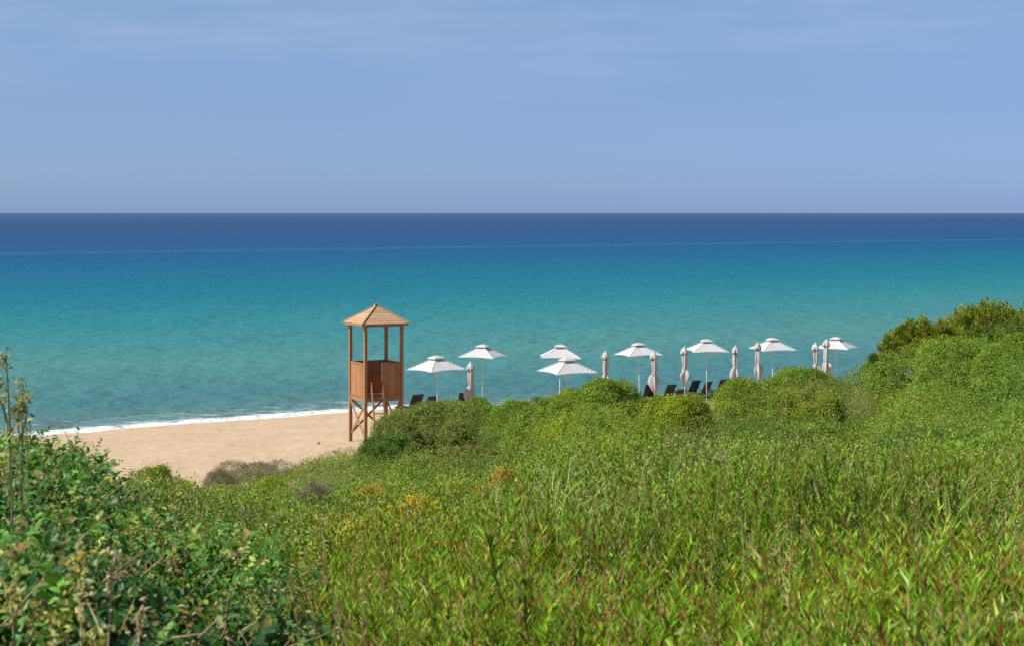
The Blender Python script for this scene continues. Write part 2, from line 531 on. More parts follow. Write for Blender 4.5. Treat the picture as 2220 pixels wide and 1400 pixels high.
xs = np.concatenate([-np.geomspace(400, 36, 30)[:-1], np.linspace(-36, 40, 305), np.geomspace(40, 400, 30)[1:]])
ys = np.concatenate([np.linspace(-80, 2, 22)[:-1], np.linspace(2, 125, 410), np.geomspace(125, 500, 20)[1:]])
X, Y = np.meshgrid(xs, ys)
Z = ground_z(X, Y)
soil = np.clip((canopy_raw(X, Y) - beach_z(X, Y) - .1 + 1.3 * np.clip((CX + X / np.maximum(Y, 2) * F - 880) / 100, 0, 1)) / .15, 0, 1)
Z = Z + .05 * (smooth_noise(X, Y, 1.4, 8) - .5)
ground = grid_mesh('sand_ground', X, Y, Z, M_SAND, {'soil': soil})
tag(ground, kind='structure')

# ------------------------------------------------------------------ sea
m, nt, b, out = mat('sea_water')
geo = N(nt, 'ShaderNodeNewGeometry')
at = N(nt, 'ShaderNodeAttribute', attribute_name='off')          # metres from the waterline
# ripples: crests lie roughly across the view
def wave_noise(sx, sy, detail, rough=.55, rot=0.12):
    mp = N(nt, 'ShaderNodeMapping'); mp.inputs['Scale'].default_value = (sx, sy, 1); mp.inputs['Rotation'].default_value = (0, 0, rot)
    nt.links.new(geo.outputs['Position'], mp.inputs['Vector'])
    no = N(nt, 'ShaderNodeTexNoise'); no.inputs['Scale'].default_value = 1; no.inputs['Detail'].default_value = detail
    no.inputs['Roughness'].default_value = rough
    nt.links.new(mp.outputs[0], no.inputs['Vector'])
    return no
w1 = wave_noise(.55, .42, 5); w2 = wave_noise(.075, .06, 4, .6, .25); w3 = wave_noise(.012, .03, 3, .6, .3)
# colour with depth (log of the distance from shore)
lg = N(nt, 'ShaderNodeMath', operation='MULTIPLY_ADD'); lg.inputs[1].default_value = 1; lg.inputs[2].default_value = 3
wob = N(nt, 'ShaderNodeMath', operation='MULTIPLY_ADD'); wob.inputs[1].default_value = .30; wob.inputs[2].default_value = .85
nt.links.new(w3.outputs['Fac'], wob.inputs[0])
ds = N(nt, 'ShaderNodeMath', operation='MULTIPLY'); nt.links.new(at.outputs['Fac'], ds.inputs[0]); nt.links.new(wob.outputs[0], ds.inputs[1])
nt.links.new(ds.outputs[0], lg.inputs[0])
l2 = N(nt, 'ShaderNodeMath', operation='LOGARITHM'); l2.inputs[1].default_value = 10; nt.links.new(lg.outputs[0], l2.inputs[0])
l3 = N(nt, 'ShaderNodeMath', operation='MULTIPLY'); l3.inputs[1].default_value = .25; nt.links.new(l2.outputs[0], l3.inputs[0])
def P(s): return math.log10(s + 3) * .25
depth = ramp(nt, [(P(0), (.12, .185, .170)), (P(5), (.066, .158, .155)), (P(13), (.046, .146, .155)), (P(40), (.056, .188, .180)), (P(85), (.018, .162, .182)),
                  (P(150), (.003, .120, .175)), (P(270), (.003, .085, .174)), (P(385), (.006, .068, .166)), (P(620), (.012, .057, .156)), (P(1500), (.018, .056, .146)), (P(6000), (.032, .082, .168))])
nt.links.new(l3.outputs[0], depth.inputs[0])
# foam at the edge
fm = N(nt, 'ShaderNodeMath', operation='MULTIPLY_ADD'); fm.inputs[1].default_value = 7.5; fm.inputs[2].default_value = -3.3
fn = wave_noise(1.1, 1.5, 6, .65); nt.links.new(fn.outputs['Fac'], fm.inputs[0])
fd = N(nt, 'ShaderNodeMath', operation='SUBTRACT'); nt.links.new(fm.outputs[0], fd.inputs[0]); nt.links.new(at.outputs['Fac'], fd.inputs[1])
fa = N(nt, 'ShaderNodeMath', operation='MULTIPLY_ADD', use_clamp=True); fa.inputs[1].default_value = .9; fa.inputs[2].default_value = .9
nt.links.new(fd.outputs[0], fa.inputs[0])
fmix = N(nt, 'ShaderNodeMix', data_type='RGBA')
# lacy remains of the last wave further out
ln_ = wave_noise(.55, 1.3, 7, .7, .5)
lm = N(nt, 'ShaderNodeMath', operation='MULTIPLY_ADD', use_clamp=True); lm.inputs[1].default_value = 9; lm.inputs[2].default_value = -4.6
nt.links.new(ln_.outputs['Fac'], lm.inputs[0])
lf = N(nt, 'ShaderNodeMapRange'); lf.inputs[1].default_value = .5; lf.inputs[2].default_value = 6.0; lf.inputs[3].default_value = .8; lf.inputs[4].default_value = 0
nt.links.new(at.outputs['Fac'], lf.inputs[0])
lx = N(nt, 'ShaderNodeMath', operation='MULTIPLY'); nt.links.new(lm.outputs[0], lx.inputs[0]); nt.links.new(lf.outputs[0], lx.inputs[1])
fmx = N(nt, 'ShaderNodeMath', operation='MAXIMUM'); nt.links.new(fa.outputs[0], fmx.inputs[0]); nt.links.new(lx.outputs[0], fmx.inputs[1])
nt.links.new(fmx.outputs[0], fmix.inputs[0]); nt.links.new(depth.outputs[0], fmix.inputs[6]); fmix.inputs[7].default_value = (.66, .68, .69, 1)
# pale drift line along the edge of the deep water
sm = N(nt, 'ShaderNodeMapRange'); sm.inputs[1].default_value = 378; sm.inputs[2].default_value = 428
sadd = N(nt, 'ShaderNodeMath', operation='MULTIPLY_ADD'); sadd.inputs[1].default_value = 30
nt.links.new(w3.outputs['Fac'], sadd.inputs[0]); nt.links.new(at.outputs['Fac'], sadd.inputs[2])
nt.links.new(sadd.outputs[0], sm.inputs[0])
sr = ramp(nt, [(.05, (0, 0, 0)), (.45, (.2, .2, .2)), (.55, (.2, .2, .2)), (.95, (0, 0, 0))]); nt.links.new(sm.outputs[0], sr.inputs[0])
smx = N(nt, 'ShaderNodeMix', data_type='RGBA')
nt.links.new(sr.outputs[0], smx.inputs[0]); nt.links.new(fmix.outputs[2], smx.inputs[6]); smx.inputs[7].default_value = (.06, .16, .26, 1)
nt.links.new(smx.outputs[2], b.inputs['Base Color'])
b.inputs['IOR'].default_value = 1.33; b.inputs['Roughness'].default_value = .3; b.inputs['Specular IOR Level'].default_value = 0
rr = N(nt, 'ShaderNodeMath', operation='MULTIPLY_ADD'); rr.inputs[1].default_value = .5; rr.inputs[2].default_value = .25
nt.links.new(fa.outputs[0], rr.inputs[0]); nt.links.new(rr.outputs[0], b.inputs['Roughness'])
hs = N(nt, 'ShaderNodeMath', operation='MULTIPLY_ADD'); hs.inputs[1].default_value = 2.5
nt.links.new(w2.outputs['Fac'], hs.inputs[0]); nt.links.new(w1.outputs['Fac'], hs.inputs[2])
bp = N(nt, 'ShaderNodeBump'); bp.inputs['Strength'].default_value = 1.0; bp.inputs['Distance'].default_value = .62
nt.links.new(hs.outputs[0], bp.inputs['Height']); nt.links.new(bp.outputs[0], b.inputs['Normal'])
gl = N(nt, 'ShaderNodeBsdfGlossy'); gl.inputs['Roughness'].default_value = .22
nt.links.new(bp.outputs[0], gl.inputs['Normal'])
gx = N(nt, 'ShaderNodeMixShader'); gx.inputs[0].default_value = .13
nt.links.new(b.outputs[0], gx.inputs[1]); nt.links.new(gl.outputs[0], gx.inputs[2]); nt.links.new(gx.outputs[0], out.inputs['Surface'])
M_SEA = m

ts = np.concatenate([-np.geomspace(60000, 60, 30)[:-1], np.linspace(-60, 130, 381), np.geomspace(130, 60000, 30)[1:]])
ss = np.concatenate([np.arange(-6, 14, .3), np.geomspace(14, 70000, 60)])
T, S = np.meshgrid(ts, ss)
X = SHORE_P[0] + T * .785 + S * SHORE_N[0]; Y = SHORE_P[1] + T * .619 + S * SHORE_N[1]
off = S + shore_bend(T) + .8 * (smooth_noise(T, S * 0, 7, 1) - .5) + .4 * (smooth_noise(T, S * 0, 2.2, 2) - .5)
Zs = .10 * np.exp(-((off - .5) / .9) ** 2) + .09 * np.exp(-((off - 4.3 - 1.6 * smooth_noise(T, S * 0, 9, 5)) / .8) ** 2) * (smooth_noise(T, S * 0, 6, 6) > .3)
Zs = np.where(S > 12, 0, Zs)
Zs[off < -1.2] = -.05
sea = grid_mesh('sea', X, Y, Zs, M_SEA, {'off': off})
tag(sea, kind='structure')

# ------------------------------------------------------------------ lifeguard tower
def build_tower(px=815, d=75.0):
    cx, cy = px2x(px, d), d
    zb = gz(cx, cy)
    root = empty('lifeguard_tower', (cx, cy, 0))
    tag(root, 'tall orange wooden lifeguard tower with pyramid roof standing on the sand', 'lifeguard tower')
    rad = 1.117; a0 = -17.7
    def corner(k, r=rad):       # 0 near, 1 right, 2 back, 3 left
        a = R(a0) + k * math.pi / 2
        return Vector((r * math.sin(a), -r * math.cos(a), 0))
    C4 = [corner(k) for k in range(4)]
    up = Vector((0, 0, 1))
    z = lambda py: py2z(py, d)
    zf, zp, ze, zt = z(856), z(783), z(699), z(663)
    ex = (C4[1] - C4[0]).normalized(); ey = (C4[3] - C4[0]).normalized()
    Mrot = Matrix((ex, ey, up)).transposed()
    for k in range(4):
        mb = MB()
        g = gz(cx + C4[k].x, cy + C4[k].y)
        mb.box(C4[k] + up * ((ze + g - .3) / 2), (.12, .12, ze - g + .3), Mrot)
        mb.build('post', M_WOOD, root)
    # eave beams between the post heads
    faces = [(0, 1), (1, 2), (2, 3), (3, 0)]
    for (i, j) in faces:
        a, b_ = C4[i], C4[j]; u = (b_ - a).normalized()
        mb = MB(); mb.bar(a + u * .065 + up * (ze - .07), b_ - u * .065 + up * (ze - .07), .05, .12); mb.build('eave_beam', M_WOOD, root)
        mb = MB(); mb.bar(a + u * .065 + up * (zf - .09), b_ - u * .065 + up * (zf - .09), .06, .16); mb.build('floor_beam', M_WOOD, root)
    mb = MB()
    for k in range(9):
        t = (k + .5) / 9 - .5
        mb.box(Vector((0, 0, zf - .02)) + ey * (t * 1.5), (1.5, 1.5 / 9 - .012, .04), Mrot)
    mb.build('floor_deck', M_PLANK, root)
    # plank parapets: left, both rear sides, and the right part of the front
    def parapet(a, b_, t0, t1):
        u = (b_ - a).normalized(); Ln = (b_ - a).length
        s0, s1 = t0 * Ln, t1 * Ln
        mb = MB(); n = max(2, round((s1 - s0) / .12)); wd = (s1 - s0) / n
        nn = u.cross(up)
        for k in range(n):
            p = a + u * (s0 + (k + .5) * wd)
            Mx = Matrix((u, nn, up)).transposed()
            mb.box(p + up * ((zf + zp) / 2 - .015) + nn * random.uniform(-.004, .004), (wd - .009, .024, zp - zf - .09), Mx)
        o = mb.build('parapet_panel', M_PLANK, root)
        mb = MB(); mb.bar(a + u * s0 + up * (zp - .03), a + u * s1 + up * (zp - .03), .07, .055); mb.build('top_rail', M_WOOD, o)
        mb = MB(); mb.bar(a + u * s0 + up * (zf + .045), a + u * s1 + up * (zf + .045), .055, .07); mb.build('bottom_rail', M_WOOD, o)
    e = .065 / 1.58
    parapet(C4[3], C4[0], e, 1 - e)
    parapet(C4[1], C4[2], e, 1 - e)
    parapet(C4[2], C4[3], e, 1 - e)
    parapet(C4[0], C4[1], .50, 1 - e)
    # door post
    u = (C4[1] - C4[0])
    mb = MB(); mb.box(C4[0] + u * .475 + up * ((zf + zp) / 2), (.07, .07, zp - zf), Mrot); mb.build('door_post', M_WOOD, root)
    # X braces on every side
    zlo = zf - 1.55
    for (i, j) in faces:
        a, b_ = C4[i], C4[j]; u = (b_ - a).normalized(); nn = u.cross(up)
        if (i, j) == (0, 1):
            mb = MB(); mb.bar(b_ - u * .06 + up * (zf - .2), a + u * (1.58 * .56) + up * zlo, .035, .08); mb.build('brace', M_WOOD, root)
            continue
        mb = MB(); mb.bar(a + u * .05 + up * (zf - .2) + nn * .025, b_ - u * .05 + up * zlo + nn * .025, .035, .085); mb.build('brace', M_WOOD, root)
        mb = MB(); mb.bar(b_ - u * .05 + up * (zf - .2) - nn * .025, a + u * .05 + up * zlo - nn * .025, .035, .085); mb.build('brace', M_WOOD, root)
    # ladder up to the door
    lad = empty('ladder', (0, 0, 0)); lad.parent = root
    nrmv = Vector((ex.y, -ex.x, 0))
    g = gz(cx, cy - 1.6)
    for tt in (.14, .445):
        top = C4[0] + u * 0 + ex * (1.58 * tt) + nrmv * .07 + up * (zf + .62)
        bot = C4[0] + ex * (1.58 * tt) + nrmv * .62 + up * (g - .2)
        mb = MB(); mb.bar(top, bot, .045, .10, up=nrmv); mb.build('side_rail', M_WOOD, lad)
        mb_top, mb_bot = top, bot
    for k in range(7):
        f = (zf - .02 - k * .3 - (g - .2)) / (zf + .62 - (g - .2))
        if f < .05: break
        off_ = nrmv * (.62 + (.07 - .62) * f)
        zz = (g - .2) + f * (zf + .62 - (g - .2))
        mb = MB(); mb.box(C4[0] + ex * (1.58 * .2925) + off_ + up * zz, (1.58 * .305 - .05, .10, .035), Mrot); mb.build('rung', M_WOOD, lad)
    # roof: four sides of lapped boards
    rh = 2.05 / 2
    roof = empty('roof', (0, 0, 0)); roof.parent = root
    nb = 7
    for k in range(4):
        a = R(a0) + k * math.pi / 2
        n2 = Vector((math.sin(a + math.pi / 4), -math.cos(a + math.pi / 4), 0)); t2 = Vector((-n2.y, n2.x, 0))
        mb = MB()
        for q in range(nb):
            f0, f1 = q / nb, (q + 1) / nb
            w0, w1 = rh * (1 - f0), rh * (1 - f1)
            z0 = ze + (zt - ze) * f0; z1 = ze + (zt - ze) * f1
            th = .009
            A = [n2 * (w0 + .012) - t2 * (w0 + .012) + up * (z0 + th), n2 * (w0 + .012) + t2 * (w0 + .012) + up * (z0 + th), n2 * w1 + t2 * w1 + up * (z1 + .006), n2 * w1 - t2 * w1 + up * (z1 + .006)]
            B = [n2 * w0 - t2 * w0 + up * (z0 - .012), n2 * w0 + t2 * w0 + up * (z0 - .012), n2 * w1 + t2 * w1 + up * (z1 - .02), n2 * w1 - t2 * w1 + up * (z1 - .02)]
            mb.add(A + B, [(0, 1, 2, 3), (4, 7, 6, 5), (0, 4, 5, 1), (3, 2, 6, 7), (0, 3, 7, 4), (1, 5, 6, 2)])
        mb.build('roof_side', M_ROOF, roof)
        mb = MB(); mb.bar(n2 * (rh - .02) - t2 * (rh - .05) + up * (ze - .05), n2 * (rh - .02) + t2 * (rh - .05) + up * (ze - .05), .03, .075); mb.build('fascia', M_WOOD, roof)
        cdir = corner(k, rh * math.sqrt(2) + .02)
        mb = MB(); mb.bar(cdir + up * (ze + .03), up * (zt + .03), .07, .03); mb.build('hip_cap', M_ROOF, roof)
    mb = MB(); mb.box((0, 0, zt + .045), (.14, .14, .05), Mrot); mb.build('peak_cap', M_ROOF, roof)
    return root


build_tower()

# ------------------------------------------------------------------ parasols
def open_parasol():
    root = empty('open_parasol')
    mb = MB(); mb.tube([(0, 0, -.1), (0, 0, -3.75)], .024, 10); mb.build('pole', M_POLE, root)
    s = 1.0; hgt = .56
    def canopy_z(x, y):         # square pyramid, slightly hollow sides
        r_ = max(abs(x), abs(y)) / s
        return -hgt * r_ ** .93 - .02
    # canopy: grid with scalloped edges
    n = 16; mb = MB(); vs = []
    for sgn in (0, 1):
        for j in range(n + 1):
            for i in range(n + 1):
                u_, v_ = 2 * i / n - 1, 2 * j / n - 1
                m_ = max(abs(u_), abs(v_)); mn = min(abs(u_), abs(v_))
                pull = 1 - .10 * m_ ** 2 * (1 - (mn / max(m_, 1e-6)) ** 2)
                x, y = u_ * s * pull, v_ * s * pull
                zz = -hgt * m_ ** .92 - .035 * m_ * (mn / max(m_, 1e-6)) ** 2 - .02 + .03 * math.sin(math.pi * m_) * -(1 - mn / max(m_, 1e-6))
                vs.append((x, y, zz - .012 * sgn))
    W = n + 1; fs = []
    for j in range(n):
        for i in range(n):
            a = j * W + i
            fs.append((a, a + 1, a + W + 1, a + W)); o_ = W * W
            fs.append((a + o_, a + W + o_, a + W + 1 + o_, a + 1 + o_))
    rim = [(i, 0) for i in range(n)] + [(n, j) for j in range(n)] + [(i, n) for i in range(n, 0, -1)] + [(0, j) for j in range(n, 0, -1)]
    for k in range(len(rim)):
        p, q = rim[k], rim[(k + 1) % len(rim)]
        a, b_ = p[1] * W + p[0], q[1] * W + q[0]
        fs.append((a, a + W * W, b_ + W * W, b_))
    mb.add(vs, fs); can = mb.build('canopy', M_WHITE, root)
    # vent: a small raised square cap over a collar coloured as the shade in the gap
    mb = MB(); mb.tube([(0, 0, -.2), (0, 0, -.07)], [.25, .25], 4); gap = mb.build('vent_gap', M_VENT_SHADE, can); gap.rotation_euler.z = R(45)
    mb = MB(); q = .29; vs = [(-q, -q, -.085), (q, -q, -.085), (q, q, -.085), (-q, q, -.085), (-q * .5, -q * .5, -.005), (q * .5, -q * .5, -.005), (q * .5, q * .5, -.005), (-q * .5, q * .5, -.005), (0, 0, .03)]
    vs += [(-q, -q, -.125), (q, -q, -.125), (q, q, -.125), (-q, q, -.125)]
    mb.add(vs, [(0, 1, 5, 4), (1, 2, 6, 5), (2, 3, 7, 6), (3, 0, 4, 7), (4, 5, 8), (5, 6, 8), (6, 7, 8), (7, 4, 8), (9, 10, 1, 0), (10, 11, 2, 1), (11, 12, 3, 2), (12, 9, 0, 3), (9, 12, 11, 10)])
    mb.build('vent_cap', M_WHITE, can)
    for k in range(8):
        a = k * math.pi / 4
        rr_ = 1.0 * (math.sqrt(2) if k % 2 else .9) * .97
        e = Vector((math.cos(a) * rr_, math.sin(a) * rr_, -hgt - .035))
        mb = MB(); mb.bar((math.cos(a) * .03, math.sin(a) * .03, -.05), e, .018, .018)
        rb = mb.build('rib', M_POLE, root)
        mb = MB(); mb.bar((math.cos(a) * .03, math.sin(a) * .03, -.85), e * .5 + Vector((0, 0, -.045)), .012, .012); mb.build('strut', M_POLE, rb)
    mb = MB(); mb.tube([(0, 0, -.80), (0, 0, -.90)], .05, 10); mb.build('hub', M_POLE, root)
    return root


def closed_parasol(seed):
    rs = random.Random(seed)
    root = empty('closed_parasol')
    mb = MB(); mb.tube([(0, 0, .02), (0, 0, -3.4)], .024, 10); mb.build('pole', M_POLE, root)
    f_z = 1.0
    prof = [(.0, .02), (-.03, .07), (-.10, .12), (-.20, .165), (-.30, .18), (-.335, .15), (-.34, .085), (-.44, .11), (-.7, .12), (-.95, .105), (-1.05, .085), (-1.14, .09), (-1.30, .135), (-1.45, .155), (-1.62, .13), (-1.80, .085), (-1.92, .04)]
    n = 40; vs, fs = [], []
    ph = rs.uniform(0, 6.28); flare = rs.uniform(1.15, 1.5); tw = rs.uniform(-.8, .8)
    for i, (z, r_) in enumerate(prof):
        t = i / (len(prof) - 1)
        deep = .22 if i < 7 else (.36 if i < 11 else .75)
        for k in range(n):
            a = 2 * math.pi * k / n
            fold = (.42 + .85 * abs(math.cos(2 * a + ph + tw * t)) ** 2.2 + .12 * math.cos(7 * a + 2 * ph)) if i >= 11 else 1 + deep * math.cos(4 * a + ph + tw * t) * .7 + deep * .35 * math.cos(7 * a + 2 * ph)
            rr_ = r_ * fold * (flare if i >= 11 else 1) * (1.0 + .12 * math.sin(3 * a + 5.1 * z + ph) + rs.uniform(-.10, .10))
            zz = z * f_z - (.12 * math.cos(4 * a + ph + tw * t) + .06 * math.cos(a + 2 * ph) if i >= 13 else 0) - (.05 * math.cos(4 * a + ph) if 2 <= i <= 5 else 0)
            rr_ *= 1 + (.30 * math.cos(a - ph) if i >= 11 else .06 * math.cos(a + ph))
            vs.append((rr_ * math.cos(a), rr_ * math.sin(a), zz))
    for i in range(len(prof) - 1):
        for k in range(n):
            k2 = (k + 1) % n
            fs.append((i * n + k, (i + 1) * n + k, (i + 1) * n + k2, i * n + k2))
    fs.append(tuple(range(n))); fs.append(tuple(range((len(prof) - 1) * n, len(prof) * n))[::-1])
    mb = MB(); mb.add(vs, fs, True); can = mb.build('folded_canopy', M_FOLD, root)
    mb = MB(); mb.tube([(0, 0, -.335), (0, 0, -.40)], .115, 14); mb.build('collar', M_STRAP, can)
    mb = MB(); mb.tube([(0, 0, -1.05), (0, 0, -1.10)], .112, 14); mb.build('tie_strap', M_FOLD, can)
    mb = MB(); mb.tube([(0, 0, .0), (0, 0, .03), (0, 0, .06)], [.03, .035, .015], 10); mb.build('finial', M_POLE, root)
    return root


OPEN = [  # centre px, top py, depth, corner angle, label
    (946, 769, 83, -7.6, 'open white parasol closest to the wooden lifeguard tower, above two dark loungers'),
    (1046.5, 745, 96, 23, 'open white parasol right of the tower, raised beside the lone closed parasol'),
    (1230, 773, 80, -20, 'front open white parasol overlapping another one, the lower and wider of the pair'),
    (1215, 745, 91, 45, 'open white parasol partly hidden behind the wider parasol in front of it'),
    (1384, 742, 98, -24, 'open white parasol above the round bush, its right edge behind a closed parasol'),
    (1532, 734, 101, -36, 'open white parasol over the row of dark loungers, between two closed parasols'),
    (1675, 731, 101, -28, 'open white parasol with one closed parasol in front of its left half'),
    (1812, 729, 103, 17, 'open white parasol behind a close pair of closed parasols, nearest the hillside bushes'),
]
proto = open_parasol()
for i, (px, py, d, a, lab) in enumerate(OPEN):
    o = proto if i == 0 else copy_tree(proto)
    o.location = (px2x(px, d), d, py2z(py, d) - .04)
    o.rotation_euler = (R(random.uniform(-1, 1)), R(random.uniform(-1.2, 1.2)), R(a + 45))
    tag(o, lab, 'parasol', 'open white parasols along the beach')

CLOSED = [
    (1020, 783, 84, 'closed white parasol standing alone between the first two open parasols by the tower'),
    (1313, 760, 90, 'closed white parasol left of the round green bush top, clear of any open parasol'),
    (1417, 760, 90, 'closed white parasol overlapping the right tip of an open parasol beside a dark lounger'),
    (1484, 750, 93, 'closed white parasol touching the left edge of an open parasol over dark loungers'),
    (1594, 748, 94, 'closed white parasol standing free against the sea just right of the lounger row'),
    (1643, 741, 96, 'closed white parasol crossing the left half of one open parasol'),
    (1768, 742, 96, 'shorter left one of two closed parasols standing close together'),
    (1792, 734, 98, 'taller right one of two closed parasols standing close together'),
]
protos = [closed_parasol(s) for s in (3, 8, 21, 34)]
for i, (px, py, d, lab) in enumerate(CLOSED):
    o = protos[i] if i < 4 else copy_tree(protos[(i * 3 + 1) % 4])
    o.location = (px2x(px, d), d, py2z(py, d) - .05)
    o.rotation_euler = (R(random.uniform(-1, 1)), R(random.uniform(-2.6, 2.6)), R(random.uniform(0, 360)))
    tag(o, lab, 'parasol', 'closed white parasols along the beach')

# ------------------------------------------------------------------ loungers
def lounger():
    root = empty('sun_lounger')
    mb = MB()
    for s in (-1, 1): mb.bar((s * .31, -.75, .33), (s * .31, 1.2, .33), .05, .05)
    mb.bar((-.285, 1.2, .33), (.285, 1.2, .33), .05, .05); mb.bar((-.285, -.72, .33), (.285, -.72, .33), .05, .05)
    mb.build('frame', M_FRAME, root)
    mb = MB(); mb.box((0, .58, .37), (.57, 1.2, .028)); mb.build('seat', M_DARK, root)
    A = R(62); y1, z1 = -.02 - .8 * math.cos(A), .36 + .8 * math.sin(A)
    mb = MB(); mb.bar((0, -.02, .36), (0, y1, z1), .60, .03, up=(0, 1, 0)); bk = mb.build('backrest', M_DARK, root)
    mb = MB()
    for s in (-1, 1): mb.bar((s * .32, -.02, .36), (s * .32, y1 - .01, z1 + .02), .035, .04, up=(0, 1, 0))
    mb.bar((-.30, y1, z1), (.30, y1, z1), .04, .04); mb.build('backrest_frame', M_FRAME, bk)
    mb = MB()
    for s in (-1, 1): mb.bar((s * .27, -.62, .34), (s * .27, y1 * .6, .36 + .6 * .7 * math.sin(A)), .025, .025)
    mb.build('prop_bar', M_FRAME, root)
    for s in (-1, 1):
        for y in (-.66, 1.1):
            mb = MB(); mb.bar((s * .29, y, .306), (s * .29, y, -.10), .045, .045, up=(0, 1, 0)); mb.build('leg', M_FRAME, root)
    return root


def solve_depth(px, py, h):
    ds_ = np.linspace(78, 116, 800)
    g = ground_z(px2x(px, ds_), ds_) + h - (H - (py - HY) / F * ds_)
    i = np.where(np.sign(g[1:]) != np.sign(g[:-1]))[0]
    return float(ds_[i[0]]) if len(i) else 92.0


CH = [  # px, top py, facing offset
    (897, 853, 0, 'dark raised sun lounger nearest the right legs of the lifeguard tower'),
    (927, 857, 8, 'dark lounger below the first open parasol, second from the tower'),
    (1006, 849, -24, 'dark lounger tucked against the foot of the lone closed parasol near the tower'),
    (1406, 832, -20, 'dark lounger against the foot of a closed parasol, right of the round bush'),
    (1446, 832, 0, 'small dark lounger with a low lounger just right of it, mid row'),
    (1466, 842, 5, 'lowest dark lounger, only its top edge showing above the bushes'),
    (1500, 823, 0, 'large dark lounger at the right foot of a closed parasol'),
    (1525, 826, 10, 'greyer dark lounger between two larger raised loungers under an open parasol'),
    (1561, 821, 0, 'strongly raised dark lounger right of the open parasol pole'),
    (1582, 824, 6, 'last dark lounger of the row, half hidden by the bush under a closed parasol'),
]
lp = lounger()
face = math.atan2(SHORE_N[1], SHORE_N[0]) - math.pi / 2
for i, (px, py, a, lab) in enumerate(CH):
    o = lp if i == 0 else copy_tree(lp)
    d = solve_depth(px, py, 1.08)
    x = px2x(px, d)
    o.location = (x, d, gz(x, d)); o.rotation_euler = (0, 0, face + R(a))
    tag(o, lab, 'sun lounger', 'dark sun loungers on the beach')

# ------------------------------------------------------------------ vegetation helpers
def pal(n, stops, spread=.15):
    """random colours between palette stops (list of rgb)"""
    st = np.array(stops, np.float32)
    t = rng.random(n) * (len(st) - 1)
    i = np.minimum(t.astype(int), len(st) - 2); f = (t - i)[:, None]
    c = st[i] * (1 - f) + st[i + 1] * f
    return (c * (1 + spread * rng.normal(size=(n, 1)))).clip(.004, .9)


def rosettes(Lv, P, Nn, per, L, Wd, col, up=.5, spread=.9, radius=.05):
    """tufts of leaves at P, opening along Nn"""
    n = len(P)
    Pk = np.repeat(P, per, 0); Nk = np.repeat(Nn, per, 0); Ck = np.repeat(col, per, 0)
    Lk = np.repeat(np.broadcast_to(L, (n,)), per) * rng.uniform(.65, 1.25, n * per)
    U = nrm(Nk * .35 + rng.normal(size=(n * per, 3)) * spread * .75 + np.array((0, 0, up * .6)))
    Pk = Pk + rng.normal(size=(n * per, 3)) * radius * np.array((1, 1, .7))
    hint = np.array((0, 0, .25)) + Nk * 1.15 + rng.normal(size=(n * per, 3)) * .34
    Nf, Vf = frames(U, hint)
    Ck = (Ck * (1 + .11 * rng.normal(size=(n * per, 1)))).clip(.004, .9)
    Lv.add(*LEAF4, Pk, U, Vf, Nf, Lk, Lk * Wd, Lk, Ck)


def canopy_normal(x, y, e=.12):
    zx = (canopy(x + e, y) - canopy(x - e, y)) / (2 * e); zy = (canopy(x, y + e) - canopy(x, y - e)) / (2 * e)
    return nrm(np.stack([-zx, -zy, np.ones_like(zx)], -1))


GREEN = [(.085, .150, .018), (.140, .220, .022), (.20, .285, .028), (.26, .325, .036)]
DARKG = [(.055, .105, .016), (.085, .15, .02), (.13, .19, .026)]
YELLG = [(.17, .23, .014), (.24, .29, .018), (.31, .33, .022)]
DRY = [(.20, .145, .085), (.27, .205, .13), (.32, .26, .17), (.22, .20, .07)]

# ------------------------------------------------------------------ single bushes
FOOT = []


def free_of_bushes(x, d):
    ok = np.ones(len(x), bool)
    for (bx, by, rx, ry) in FOOT:
        e = ((x - bx) / (rx * .86)) ** 2 + ((d - by) / np.where(d < by, ry * 1.5, ry * .86)) ** 2
        ok &= e > 1
    return ok


